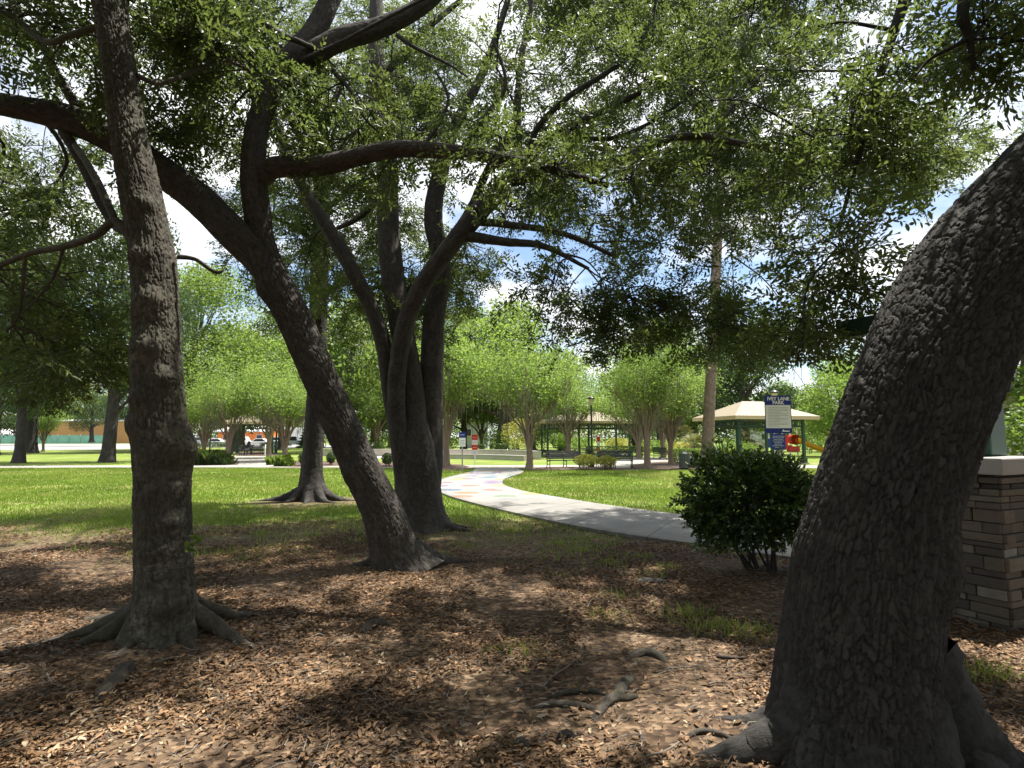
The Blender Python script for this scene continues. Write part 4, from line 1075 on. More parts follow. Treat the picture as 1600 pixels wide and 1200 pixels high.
# ------------------------------------------------------------------ dark round bush
bt = thing('bush', 'dark glossy rounded bush on thin stems beside the path, left of the big trunk', 'bush', (BB[0], BB[1], float(gz(BB[0], BB[1]))))
fo = Foliage(SP_BUSH, 60)
rg = random.Random(61)
bc = at(1172, 783, BB[1])
stems = MB()
tips = []
for k in range(15):
    a = rg.uniform(0, 6.283); r = rg.uniform(0.02, 0.20)
    p0 = np.array([BB[0] + math.cos(a) * r, BB[1] + math.sin(a) * r, float(gz(BB[0], BB[1])) - 0.05])
    q = np.array([math.cos(a) * rg.uniform(0.1, 0.55), math.sin(a) * rg.uniform(0.1, 0.5), rg.uniform(-0.25, 0.2)])
    p2 = bc + q
    p1 = p0 * 0.5 + p2 * 0.5 + np.array([rg.gauss(0, 0.05), rg.gauss(0, 0.05), -0.05])
    C, _ = tube(stems, np.array([p0, p1, p2]), [0.017, 0.012, 0.007], 7, rings=14, lump=0.1, seed=k)
    for m in range(3):
        b = C[rg.randrange(6, 14)]
        e = b + np.array([rg.gauss(0, 0.22), rg.gauss(0, 0.22), rg.uniform(0.05, 0.3)])
        tube(stems, np.array([b, (b + e) / 2 + [0, 0, 0.03], e]), [0.007, 0.005, 0.003], 5, rings=5)
for k in range(1050):
    d = np.array([rg.gauss(0, 1), rg.gauss(0, 1), rg.gauss(0, 1)]); d /= np.linalg.norm(d)
    if d[2] < -0.9: continue
    rad = rg.uniform(0.45, 1.0) ** 0.6
    bulge = 1 + 0.16 * math.sin(d[0] * 5 + 1) * math.cos(d[2] * 4) + 0.1 * math.sin(d[1] * 7)
    p = bc + d * np.array([0.71, 0.66, 0.58]) * rad * bulge
    fo.spray(p - d * 0.12, d + np.array([0, 0, 0.25]), rg.uniform(0.8, 1.2), rg.uniform(0, 0.2))
stems.build('stems', M['bark_dark'], bt, smooth=True)
fo.br.build('twigs', M['bark_dark'], bt)
fo.leaf_mb().build('foliage', M['leaf_bush'], bt)

# ------------------------------------------------------------------ stone pillar of the shelter
C0 = gnd(1579, 985); e1 = np.array([-0.43, 0.903, 0]); e2 = np.array([0.903, 0.43, 0])
side = 0.78
pc = C0 + (e1 + e2) * side / 2; pc[2] = 0
pt = thing('shelter_pillar', 'stacked ledge-stone pillar with pale cap and green post behind the big right trunk', 'pillar', pc)
RZ = np.stack([e2, e1, np.array([0, 0, 1])], 1)
mb = MB(); rg = random.Random(9)
mb.box(pc + [0, 0, 0.62], (side - 0.10, side - 0.10, 1.30), RZ, t=0.05)
z = -0.06
while z < 1.27:
    h = rg.choice([0.045, 0.06, 0.075, 0.09, 0.115, 0.055])
    h = min(h, 1.275 - z)
    if h < 0.02: break
    for f in range(4):
        ax, ay = [(np.array([1, 0, 0]), np.array([0, -1, 0])), (np.array([0, 1, 0]), np.array([1, 0, 0])), (np.array([1, 0, 0]), np.array([0, 1, 0])), (np.array([0, 1, 0]), np.array([-1, 0, 0]))][f]
        u = -side / 2 + (0.0 if f % 2 else 0.0)
        while u < side / 2 - 0.01:
            l = min(rg.uniform(0.12, 0.40), side / 2 - u)
            if side / 2 - (u + l) < 0.06: l = side / 2 - u
            dep = rg.uniform(0.0, 0.034)
            c = ax * (u + l / 2) + ay * (side / 2 - 0.045 + dep)
            sz = np.abs(ax) * (l - 0.006) + np.abs(ay) * 0.09 + np.array([0, 0, h - 0.006])
            jit = rotz(rg.uniform(-0.02, 0.02))
            mb.box(pc + RZ @ np.append(c[:2], 0) + [0, 0, z + h / 2], sz, RZ @ jit, t=min(1, max(0, rg.gauss(0.45, 0.26))), taper=rg.uniform(0.97, 1.0))
            u += l
    z += h
mb.build('stone_base', M['stone'], pt, bevel=0.006)
mb = MB(); mb.box(pc + [0, 0, 1.355], (side + 0.12, side + 0.12, 0.145), RZ); mb.build('cap', M['cap_conc'], pt, bevel=0.012)
mb = MB(); mb.box(pc + e2 * 0.17 - e1 * 0.02 + [0, 0, 1.43 + 0.72], (0.30, 0.30, 1.44), RZ); mb.build('post', M['green_paint'], pt, bevel=0.02)
mb = MB(); mb.box(pc + e2 * 2.2 + [0, 0, 2.84], (4.4, 0.14, 0.20), RZ); mb.box(pc + e1 * 0.66 + [0, 0, 2.84], (0.14, 1.1, 0.20), RZ)
mb.build('beam', M['green_dark'], pt, bevel=0.01)

# ------------------------------------------------------------------ crape myrtles
def crape_proto(seed):
    rg = random.Random(seed)
    t = thing('crape_myrtle', 'x', 'tree', (0, 0, 0), 'vase-shaped crape myrtles around the plaza')
    mb = MB()
    tube(mb, np.array([[0, 0, -0.1], [0.02, 0, 0.5], [0.0, 0.03, 1.0], [0, 0, 1.5]]), [0.16, 0.135, 0.14, 0.17], 16, step=0.06, flare=(0.5, 0.2, 5, 0.4, 0.3), lump=0.12, seed=seed)
    mb.build('trunk', M['bark_crape'], t, smooth=True, world=False)
    br = MB(); tips = []
    for k in range(13):
        a = 2 * math.pi * k / 13 + rg.uniform(-0.2, 0.2); sp = rg.uniform(0.25, 1.25)
        r1 = 0.15
        P = [[math.cos(a) * r1 * 0.5, math.sin(a) * r1 * 0.5, 0.85 + 0.4 * rg.random()]]
        for m in range(1, 6):
            f = m / 5
            rr = 0.1 + sp * 1.9 * f ** 1.25
            P.append([math.cos(a + rg.uniform(-0.12, 0.12)) * rr, math.sin(a + rg.uniform(-0.12, 0.12)) * rr, 1.35 + (3.1 - 0.7 * sp) * f])
        C, _ = tube(br, np.array(P), np.linspace(0.055, 0.014, 6), 6, step=0.12, lump=0.08, seed=k)
        for m in range(6):
            b = C[int(len(C) * rg.uniform(0.35, 0.98))]
            aa = a + rg.uniform(-1.2, 1.2)
            e = b + np.array([math.cos(aa) * rg.uniform(0.2, 0.7), math.sin(aa) * rg.uniform(0.2, 0.7), rg.uniform(0.5, 1.3)])
            tube(br, np.array([b, (b + e) / 2 + [rg.gauss(0, .06), rg.gauss(0, .06), 0], e]), [0.018, 0.012, 0.006], 4, rings=5)
            tips.append(e); tips.append((b + e) / 2 + [0, 0, 0.1])
    br.build('branches', M['bark_crape'], t, smooth=True, world=False)
    r = np.random.RandomState(seed)
    tips = np.array(tips)
    n = 11000
    c = tips[r.randint(0, len(tips), n)] + r.normal(0, 1, (n, 3)) * np.array([0.46, 0.46, 0.24])
    ex = r.normal(0, 1, (8000, 3)); ex /= np.linalg.norm(ex, axis=1)[:, None]
    ex = ex * np.array([2.9, 2.9, 1.7]) * (r.rand(8000) ** 0.42)[:, None] + [0, 0, 4.9]
    gate = fbm(ex[:, 0] * 1.1, ex[:, 1] * 1.1, ex[:, 2] * 1.5, seed, 2)
    ex = ex[gate > 0.53]
    c = np.vstack([c, ex]); c = c[c[:, 2] > 2.5 + 0.5 * r.rand(len(c))]
    leaf_cloud(c, 0.115, 0.5, seed).build('crown', M['leaf_crape'], t, world=False)
    ms = MB(); m = 520
    b = tips[r.randint(0, len(tips), m)] * np.array([1, 1, 0.86]) + r.normal(0, 0.15, (m, 3))
    L = 0.3 + 0.8 * r.rand(m) ** 2; yaw = r.rand(m) * 6.28; w = 0.007 + 0.013 * r.rand(m)
    S = np.stack([np.cos(yaw), np.sin(yaw), 0 * yaw], 1) * w[:, None]
    D = np.stack([r.normal(0, 0.03, m), r.normal(0, 0.03, m), -L], 1)
    V = np.stack([b - S * 0.4, b + S * 0.4, b + D * 0.5 + S, b + D, b + D * 0.5 - S], 1)
    ms.add(V.reshape(-1, 3), np.arange(m)[:, None] * 5 + np.array([[0, 1, 2, 3, 4]]), None, np.repeat(r.rand(m), 5))
    kind(ms.build('hanging_moss', M['moss'], t, world=False), 'stuff')
    return t
def leaf_cloud(c, size, ratio, seed, upbias=0.6):
    r = np.random.RandomState(seed + 900)
    n = len(c)
    d = r.normal(0, 1, (n, 3)); d[:, 2] *= 0.7; d /= np.linalg.norm(d, axis=1)[:, None]
    nz = r.normal(0, 1, (n, 3)); nz[:, 2] += upbias; nz -= d * (nz * d).sum(1)[:, None]; nz /= np.linalg.norm(nz, axis=1)[:, None]
    s = np.cross(nz, d)
    L = size * (0.6 + 0.8 * r.rand(n)); W = L * ratio
    V = np.stack([c - d * L[:, None] / 2, c + s * W[:, None] / 2 + nz * (W * 0.1)[:, None], c + d * L[:, None] / 2, c - s * W[:, None] / 2 + nz * (W * 0.1)[:, None]], 1)
    big = fbm(c[:, 0] * 0.9, c[:, 1] * 0.9, c[:, 2] * 0.9, seed + 5, 2)
    t = np.clip(0.65 * r.rand(n) + 1.2 * (big - 0.5) + 0.18, 0, 1)
    mb = MB(); mb.add(V.reshape(-1, 3), np.arange(n)[:, None] * 4 + np.arange(4)[None], None, np.repeat(t, 4))
    return mb
cr_protos = [crape_proto(71), crape_proto(72), crape_proto(73)]
CR = [(827, 733, 1.18, 'crape myrtle with slim single trunk standing where the path meets the cross walk'),
      (697, 730, 1.28, 'crape myrtle with broad stem fan, between the four-stemmed oak and the blue-headed notice'),
      (356, 723, 1.1, 'crape myrtle rising from the clump of strappy plants, left of the small pavilion'),
      (444, 721, 1.22, 'thick-trunked crape myrtle behind the bright green tuft, left of the straight buttressed oak'),
      (420, 716, 1.05, 'thin crape myrtle standing in front of the small pavilion behind the parked cars'),
      (318, 717, 1.1, 'crape myrtle with orange-brown stems immediately right of the mossy trunk'),
      (888, 714, 1.25, 'crape myrtle in front of the wide middle pavilion, behind the left bench'),
      (1012, 731, 1.12, 'crape myrtle with tall pale trunk at the front plaza edge, left of the bin'),
      (998, 717, 1.2, 'crape myrtle with reddish trunk at the right end of the clipped hedge'),
      (1036, 716, 1.2, 'crape myrtle farthest back among those near the empty plaza bench'),
      (1049, 727, 1.12, 'moss-hung crape myrtle right beside the rubbish bin'),
      (752, 703, 1.35, 'crape myrtle in the distance behind the concrete seat walls'),
      (588, 708, 1.3, 'crape myrtle seen between the leaning trunk and the four-stemmed oak'),
      (67, 706, 1.0, 'small crape myrtle in front of the green screened fence')]
for k, (px, py, s, lab) in enumerate(CR):
    g = gnd(px, py)
    if k < 3:
        o = cr_protos[k]; o.location = g; o['label'] = lab; o.scale = (s, s, s); o.rotation_euler = (0, 0, k * 1.3)
    else:
        copy_thing(cr_protos[k % 3], g, k * 2.1, lab, (s * (1 + 0.10 * math.sin(k * 2.3)), s * (1 + 0.10 * math.cos(k * 1.7)), s * (1 + 0.14 * math.sin(k * 3.7))))

# ------------------------------------------------------------------ background trees
def far_proto(seed, leafmat, kindname='oak', n=17000, H=12.0, Rr=5.2, z0=3.0, size=0.26, lumps=16, trunk_r=0.4, nm='tree', barkm='bark_far'):
    rg = random.Random(seed)
    t = thing(nm, 'x', 'tree', (0, 0, 0))
    mb = MB()
    tube(mb, np.array([[0, 0, -0.2], [0.05, 0, 1.2], [0.1, 0.1, 3.0], [0.2, 0.0, H * 0.55], [0.1, 0.1, H * 0.85]]), [trunk_r * 1.05, trunk_r, trunk_r * 0.9, trunk_r * 0.5, 0.06], 18, step=0.12, bark=(0.06, 0.14, 0.02), flare=(0.5, 0.45, 6, 0.4, 0.2), lump=0.1, seed=seed)
    mb.build('trunk', M[barkm], t, smooth=True, world=False)
    br = MB()
    r = np.random.RandomState(seed)
    C = []
    cents = []
    for k in range(lumps):
        a = 2 * math.pi * k / lumps * 2.4 + rg.uniform(-0.4, 0.4)
        f = (k + 0.5) / lumps
        zz = z0 + (H - z0) * (0.10 + 0.83 * f)
        prof = math.sin(math.pi * min(1, 0.18 + 0.80 * f)) ** 0.7
        rr = Rr * prof * rg.uniform(0.45, 0.85)
        c = np.array([math.cos(a) * rr, math.sin(a) * rr, zz]); s = Rr * rg.uniform(0.26, 0.44)
        cents.append((c, s))
        b = np.array([0.12, 0.05, max(1.8, zz * 0.55)])
        tube(br, np.array([b, (b + c) / 2 + [rg.gauss(0, .3), rg.gauss(0, .3), -0.2], c]), [trunk_r * 0.35, trunk_r * 0.2, 0.03], 6, step=0.4, lump=0.1)
        m = n // lumps
        d = r.normal(0, 1, (m, 3)); d /= np.linalg.norm(d, axis=1)[:, None]
        q = c + d * s * np.array([1.15, 1.15, 0.8]) * (0.35 + 0.75 * r.rand(m) ** 0.6)[:, None]
        g = fbm(q[:, 0] * 1.2, q[:, 1] * 1.2, q[:, 2] * 1.4, seed + k, 2)
        C.append(q[g > 0.40])
    br.build('branches', M[barkm], t, smooth=True, world=False)
    leaf_cloud(np.vstack(C), size, 0.55, seed).build('crown', leafmat, t, world=False)
    return t
f_oak = far_proto(81, M['leaf_dark'], H=12, Rr=5.6, z0=2.6, n=30000, size=0.2, trunk_r=0.42, nm='oak_tree', barkm='bark_dark')
f_tall = far_proto(82, M['leaf_far'], H=17, Rr=7.0, z0=2.8, n=38000, size=0.27, lumps=26, nm='broadleaf_tree')
f_round = far_proto(83, M['leaf_far'], H=9.5, Rr=5.4, z0=1.4, n=26000, size=0.24, nm='broadleaf_tree')
f_bright = far_proto(84, M['leaf_crape'], H=8.5, Rr=4.8, z0=1.3, n=22000, size=0.22, nm='broadleaf_tree')
f_dark = far_proto(85, M['leaf_dark'], H=10.5, Rr=5.2, z0=1.5, n=22000, size=0.25, nm='broadleaf_tree')
GL = 'shady oaks on the left lawn'
first = {}
def put(proto, pos, rz, sc, label, group=None):
    if id(proto) not in first:
        first[id(proto)] = 1
        proto.location = tuple(float(a) for a in pos); proto.rotation_euler = (0, 0, rz); proto.scale = (sc,) * 3 if not isinstance(sc, tuple) else sc
        proto['label'] = label
        if group: proto['group'] = group
        return proto
    return copy_thing(proto, pos, rz, label, sc, group)
put(f_oak, gnd(168, 722.5), 0.4, (0.85, 0.85, 1.45), 'dark oak with clean straight trunk on the left lawn beside the mossy trunk', GL)
put(f_oak, gnd(29, 723.5), 2.0, (0.62, 0.62, 1.3), 'slender grey-trunked oak on the left lawn near the picture edge', GL)
put(f_oak, gnd(48, 708), 4.0, (1.15, 1.15, 1.75), 'black-trunked oak with flaring base just right of the slender grey oak', GL)
put(f_oak, gnd(-14, 711), 1.0, (1.1, 1.1, 1.7), 'oak on the left lawn cut by the left picture edge', GL)
put(f_oak, at(245, 690, 75), 5.0, 1.2, 'large dark oak far behind the mossy trunk')
put(f_oak, at(143, 690, 105), 3.2, 0.8, 'grey-trunked oak in front of the orange-tan building')
FT = [(f_tall, 290, 66, 1.0, 'tallest bright tree behind the row of crape myrtles on the left'), (f_bright, 372, 68, 1.35, 'bright green tree right behind the small left pavilion'), (f_tall, 440, 76, 0.85, 'tall tree showing between the leaning trunk and the mossy trunk'),
      (f_round, 545, 62, 1.3, 'round tree seen left of the four-stemmed oak behind the seat wall'), (f_dark, 585, 72, 1.1, 'dark leafy tree behind the lamp hidden by the leaning trunk'), (f_round, 655, 68, 1.2, 'tree hidden mostly behind the four-stemmed oak'),
      (f_tall, 725, 72, 0.80, 'tall light tree above the blue and white sign'), (f_round, 785, 66, 1.35, 'round bright tree above the concrete seat walls'), (f_dark, 830, 76, 1.0, 'darker tree behind the slim crape myrtle at the path junction'),
      (f_bright, 880, 72, 1.0, 'low bright tree behind the wide middle pavilion'), (f_round, 990, 78, 0.95, 'tree right of the street lamp behind the middle pavilion'), (f_tall, 1030, 70, 0.75, 'tall tree above the plaza bench'),
      (f_bright, 1085, 70, 1.1, 'bright tree just left of the pine trunk'), (f_dark, 1165, 58, 1.02, 'broad dark-green tree right behind the right pavilion roof'), (f_round, 1215, 66, 0.62, 'tree whose top shows right of the park rules sign'),
      (f_bright, 1316, 48, 0.72, 'light green bushy tree beside the big right trunk'), (f_round, 1345, 64, 0.85, 'tree top peeping out left of the big leaning trunk'), (f_bright, 1280, 78, 0.62, 'pale tree in the gap right of the far small sign'),
      (f_dark, 500, 90, 1.1, 'dark tree behind the white box truck'), (f_tall, 610, 95, 0.85, 'tall tree far behind the four-stemmed oak'), (f_dark, 30, 120, 1.0, 'dark tree behind the white-roofed low building'), (f_round, 110, 175, 1.6, 'tree behind the orange-tan building roof'), (f_dark, 205, 170, 1.5, 'dark tree at the right end of the orange-tan building'),
      (f_round, 1620, 26, 0.8, 'tree behind the shelter at the right picture edge')]
for k, (pr, px, Y, s, lab) in enumerate(FT):
    p = at(px, 690, Y); p[2] = 0
    put(pr, p, k * 1.7, (s * 1.2, s * 1.2, s * 1.32), lab, 'background trees')
for k, (x, y, s) in enumerate([(-8, -9, 1.15), (1.5, -11, 1.2), (10, -7, 1.15), (-15, -3, 1.1), (15, 1, 1.1)]):  # unseen oaks added behind and beside the camera to dim sky light
    put(f_oak, (x, y, 0), k * 2.3, s, 'added unseen oak outside the picture that blocks low sky light', 'added unseen oaks that dim the sky light')
r = np.random.RandomState(91); m = 90000
x = r.uniform(-190, 190, m); top = 6.5 + 7.5 * fbm(x * 0.06, 0 * x, 0 * x, 5, 4) + 2.5 * (fbm(x * 0.4, 0 * x, 0 * x, 6, 2) - 0.5)
w_ = leaf_cloud(np.stack([x, 182 + r.normal(0, 3, m) + 6 * fbm(x * 0.1, 0 * x, 0 * x, 8, 2), top * r.rand(m) ** 0.8], 1), 0.75, 0.6, 92).build('far_wood', M['leaf_far'])
kind(tag(w_, 'distant belt of trees closing the view beyond the park and parking lot', 'wood'), 'stuff')
# small dark conifer
ct = thing('conifer', 'small dark cone-shaped evergreen right of the white box truck', 'tree', at(479, 690, 74) * [1, 1, 0])
mb = MB(); b = np.array(ct.location); tube(mb, np.array([b, b + [0, 0, 3]]), [0.12, 0.05], 8, rings=6); mb.build('trunk', M['bark_dark'], ct, smooth=True)
r = np.random.RandomState(5); m = 5000; h = r.rand(m) ** 1.4; a = r.rand(m) * 6.283; rad = (1 - h) * 1.5 * (0.6 + 0.4 * r.rand(m)) * (0.8 + 0.2 * np.sin(h * 60))
leaf_cloud(np.stack([b[0] + np.cos(a) * rad, b[1] + np.sin(a) * rad, 0.3 + h * 3.6], 1), 0.22, 0.4, 3).build('crown', M['leaf_dark'], ct)
# pine
pp = gnd(1103, 730)
pn = thing('pine_tree', 'tall straight pine with pinkish scaly trunk in front of the right pavilion', 'tree', pp)
mb = MB(); P, R = sk([(1103, 735, 30.5, 22), (1106, 690, 30.5, 19), (1110, 600, 30.5, 17), (1116, 480, 30.5, 16), (1122, 350, 30.5, 15), (1128, 180, 30.5, 13), (1132, 20, 30.5, 9), (1134, -60, 30.5, 4)])
C, _ = tube(mb, P, R, 40, step=0.06, bark=(0.09, 0.16, 0.025), flare=(0.3, 0.4, 5, 0.15, 0), lump=0.03, seed=3); mb.build('trunk', M['bark_pine'], pn, smooth=True)
br = MB(); rg = random.Random(4); pts = []
for k in range(26):
    b = C[int(len(C) * rg.uniform(0.70, 0.98))]; a = rg.uniform(0, 6.283); l = rg.uniform(1.2, 3.6)
    e = b + np.array([math.cos(a) * l, math.sin(a) * l, rg.uniform(-0.1, 0.9)])
    cc, _ = tube(br, np.array([b, (b + e) / 2 - [0, 0, 0.1], e]), [0.06, 0.04, 0.015], 5, rings=8)
    for m in range(6): pts.append(cc[rg.randrange(3, 8)] + np.array([rg.gauss(0, .35), rg.gauss(0, .35), rg.gauss(0.1, .2)]))
br.build('branches', M['bark_pine'], pn, smooth=True)
pts = np.array(pts); r = np.random.RandomState(2)
q = np.repeat(pts, 60, axis=0) + r.normal(0, 0.2, (len(pts) * 60, 3))
leaf_cloud(q, 0.30, 0.06, 6, 0.2).build('crown', M['leaf_dark'], pn)

# ------------------------------------------------------------------ shrubs, hedges, tufts
def shrub(name, label, cat, box_px, Y, dep, mat, seed, leaf=0.07, n=2600, boxy=False, group=None, stemsn=6, ymix=None):
    x0, y0, x1, y1 = box_px
    a = at(x0, y1, Y); b = at(x1, y0, Y)
    cx = (a[0] + b[0]) / 2; w = (b[0] - a[0]) / 2; top = b[2]; h = max(top, 0.2)
    t = thing(name, label, cat, (cx, Y, 0), group)
    r = np.random.RandomState(seed)
    if boxy:
        q = r.rand(n, 3) * 2 - 1
        f = r.randint(0, 3, n); q[np.arange(n), f] = np.sign(q[np.arange(n), f]) * (0.86 + 0.14 * r.rand(n))
        c = np.stack([cx + q[:, 0] * w, Y + q[:, 1] * dep, h * 0.52 + q[:, 2] * h * 0.46], 1)
        c += r.normal(0, 0.02, c.shape) * h
    else:
        d = r.normal(0, 1, (n, 3)); d /= np.linalg.norm(d, axis=1)[:, None]
        bl = 0.75 + 0.5 * fbm(d[:, 0] * 2 + seed, d[:, 1] * 2, d[:, 2] * 2, seed, 2)
        c = np.stack([cx + d[:, 0] * w * bl, Y + d[:, 1] * dep * bl, h * 0.60 + d[:, 2] * h * 0.42 * bl], 1)
        c = c + (np.array([cx, Y, h * 0.6]) - c) * (r.rand(n) ** 2 * 0.6)[:, None]
        c = c[c[:, 2] > 0.03]
    mb = MB()
    rg = random.Random(seed)
    for k in range(stemsn):
        aa = rg.uniform(0, 6.28)
        p = np.array([cx + rg.uniform(-.5, .5) * w, Y + rg.uniform(-.4, .4) * dep, -0.03])
        tube(mb, np.array([p, p + [math.cos(aa) * .1 * w, math.sin(aa) * .1, h * 0.4], p + [math.cos(aa) * .3 * w, math.sin(aa) * .2, h * 0.75]]), [0.018, 0.014, 0.006], 5, rings=5)
    mb.build('stems', M['bark_far'], t, smooth=True)
    leaf_cloud(c, leaf, 0.55, seed).build('foliage', mat, t)
    return t
shrub('shrub', 'yellow-green clipped shrub in front of the street lamp, right of the bench', 'shrub', (897, 709, 934, 731), 28.3, 0.45, M['leaf_yellow'], 21, 0.06, 3000)
shrub('shrub', 'smaller yellow-green shrub between the lamp post and the second bench', 'shrub', (934, 712, 963, 731), 28.4, 0.4, M['leaf_yellow'], 22, 0.06, 2600)
shrub('hedge', 'long clipped hedge with sunlit top behind the lamp post and benches', 'hedge', (917, 697, 1002, 713), 46, 0.8, M['leaf_hedge'], 23, 0.10, 6000, True)
shrub('hedge', 'dark clipped hedge on the far side of the concrete seat walls', 'hedge', (766, 693, 811, 704), 55, 0.8, M['leaf_bush'], 24, 0.12, 4000, True)
shrub('hedge', 'short dark hedge section behind the red and white sign', 'hedge', (742, 694, 757, 704), 55, 0.8, M['leaf_bush'], 25, 0.12, 2000, True)
shrub('hedge', 'bright green hedge behind the rubbish bin, left of the pine', 'hedge', (1057, 701, 1094, 727), 34, 0.7, M['leaf_bright'], 26, 0.08, 4500, True)
shrub('shrub', 'small dark clipped shrub in the mulch behind the four-stemmed oak', 'shrub', (596, 708, 614, 727), 31.5, 0.4, M['leaf_bush'], 27, 0.07, 1800)
shrub('shrub', 'dark green shrub hidden beside the straight buttressed oak', 'shrub', (466, 706, 482, 727), 32, 0.35, M['leaf_hedge'], 28, 0.07, 1500)
shrub('shrub', 'small green shrub peeping out below the leaning trunk', 'shrub', (510, 707, 524, 725), 33, 0.35, M['leaf_hedge'], 29, 0.07, 1500)
shrub('shrub', 'rounded dark mound shrub above the far seat wall', 'shrub', (575, 691, 600, 703), 56, 0.8, M['leaf_bush'], 30, 0.11, 2000)
shrub('shrub', 'yellow-green low shrub at the foot of the mossy trunk beside the strappy plants', 'shrub', (286, 697, 320, 722), 36, 0.6, M['leaf_yellow'], 31, 0.08, 2500)
shrub('shrub', 'sunlit leafy shrub at the right picture edge behind the stone pillar', 'shrub', (1574, 632, 1640, 720), 10.5, 0.5, M['leaf_bright'], 32, 0.09, 1800)
for k, (x, y0, y1, w, Y, m_, lab) in enumerate([(690, 682, 705, 26, 58, 'leaf_bright', 'bright shrub left of the blue and white sign behind the seat wall'), (775, 672, 700, 24, 62, 'leaf_crape', 'green shrub between the far tree trunks behind the dark hedge'),
        (845, 668, 702, 22, 62, 'leaf_bright', 'bright shrub under the left half of the middle pavilion'), (873, 676, 702, 14, 60, 'leaf_bright', 'bright shrub seen through the middle of the wide pavilion'), (905, 682, 704, 24, 60, 'leaf_bright', 'bright shrub just left of the street lamp'),
        (965, 684, 704, 20, 60, 'leaf_yellow', 'yellowish shrub near the right post of the middle pavilion'), (1018, 688, 710, 26, 52, 'leaf_bright', 'sunny shrub behind the empty plaza bench'), (1065, 690, 712, 30, 54, 'leaf_yellow', 'pale yellow-green shrub behind the moss-hung crape myrtle'),
        (605, 678, 703, 30, 60, 'leaf_crape', 'green shrub left of the four-stemmed oak behind the seat wall'), (545, 684, 703, 30, 62, 'leaf_crape', 'green shrub behind the leaning trunk'), (1270, 680, 708, 30, 56, 'leaf_bright', 'bright shrub around the far small sign'), (1322, 668, 716, 30, 56, 'leaf_bright', 'bright shrub left of the big right trunk by the slide'),
        (1150, 690, 722, 40, 42, 'leaf_bright', 'green shrub under the right pavilion just above the dark bush'), (810, 655, 700, 26, 52, 'leaf_yellow', 'sapling-like yellow-green shrub left of the slim crape myrtle'), (330, 690, 700, 30, 80, 'leaf_hedge', 'low shrub line in front of the parked cars'), (430, 690, 701, 26, 80, 'leaf_hedge', 'low shrub in front of the silver pickup')]):
    shrub('shrub', lab, 'shrub', (x - w, y0, x + w, y1), Y, 1.2, M[m_], 40 + k, 0.14, 2200)
def tuft(name, label, px, py, wpx, hpx, n, mat, seed):
    g = gnd(px, py); d = depth(g)
    w = wpx / 2 / FPX * d; h = hpx / FPX * d
    t = thing(name, label, 'plant', g)
    r = np.random.RandomState(seed)
    c = np.stack([g[0] + r.uniform(-1, 1, n) * w * 0.75, g[1] + r.uniform(-1, 1, n) * min(w, 0.7) * 0.7, 0 * np.arange(n)], 1)
    a = r.rand(n) * 6.283; hh = h * (0.45 + 0.6 * r.rand(n)) * (1.05 - 0.6 * np.abs((c[:, 0] - g[0]) / (w * 0.75)) ** 2.2) * (0.75 + 0.5 * vnoise(c[:, 0] * 1.6, 0 * a, 0 * a, seed)); ln = hh * (0.2 + 0.5 * r.rand(n)); ww = 0.012 + 0.012 * r.rand(n)
    D = np.stack([np.cos(a) * ln, np.sin(a) * ln, hh], 1); S = np.stack([-np.sin(a), np.cos(a), 0 * a], 1) * ww[:, None]
    m = c + D * np.array([0.45, 0.45, 0.8])
    V = np.stack([c - S, c + S, m + S, c + D, m - S], 1)
    mb = MB(); mb.add(V.reshape(-1, 3), np.arange(n)[:, None] * 5 + np.array([[0, 1, 2, 3, 4]]), None, np.repeat(r.rand(n), 5))
    mb.build('blades', mat, t)
tuft('strappy_plant', 'wide clump of dark strappy plants in the mulch right of the mossy trunk', 328, 727, 84, 20, 1500, M['leaf_hedge'], 1)
tuft('strappy_plant', 'bright green grassy tuft left of the straight buttressed oak', 444, 729, 34, 20, 600, M['leaf_bright'], 2)
tuft('strappy_plant', 'sparse pale grassy tuft left of the bright green one', 424, 727, 18, 14, 160, M['leaf_bright'], 3)
def palm(label, px, Y, h, seed, s=1.0):
    b = at(px, 690, Y); b[2] = 0
    t = thing('palm', label, 'palm', b)
    mb = MB(); tube(mb, np.array([b - [0, 0, .1], b + [0.05, 0, h * .5], b + [0, 0, h]]), [0.2, 0.16, 0.18], 10, step=0.1, lump=0.15, seed=seed); mb.build('trunk', M['bark_far'], t, smooth=True)
    rg = random.Random(seed); mb = MB(); c = b + [0, 0, h]
    for k in range(26):
        a = rg.uniform(0, 6.283); el = rg.uniform(-0.7, 1.2); d = np.array([math.cos(a) * math.cos(el), math.sin(a) * math.cos(el), math.sin(el)])
        hub = c + d * 0.7 * s
        tube(mb, np.array([c, hub]), [0.015, 0.01], 4, rings=2)
        B = basis(d)
        for m in range(18):
            f = -1.9 + 3.8 * m / 17
            dd = B @ np.array([math.cos(f), math.sin(f), -0.15]); l = 0.8 * s * rg.uniform(0.8, 1.1)
            sd = np.cross(dd, B[:, 2]) * 0.03
            e = hub + dd * l - np.array([0, 0, 0.15 * l])
            mb.add(np.array([hub, hub + dd * l * .5 + sd, e, hub + dd * l * .5 - sd]), np.array([[0, 1, 2, 3]]), t=rg.random())
    mb.build('fronds', M['leaf_palm'], t)
palm('sunlit yellowish fan palm seen under the right pavilion roof', 1176, 52, 1.4, 3, 1.2)
palm('low fan palm with dry fronds left of the pine trunk', 1083, 50, 0.9, 4, 1.0)
palm('green fan palm behind the low fan palm near the plaza', 1070, 62, 1.8, 5, 1.1)

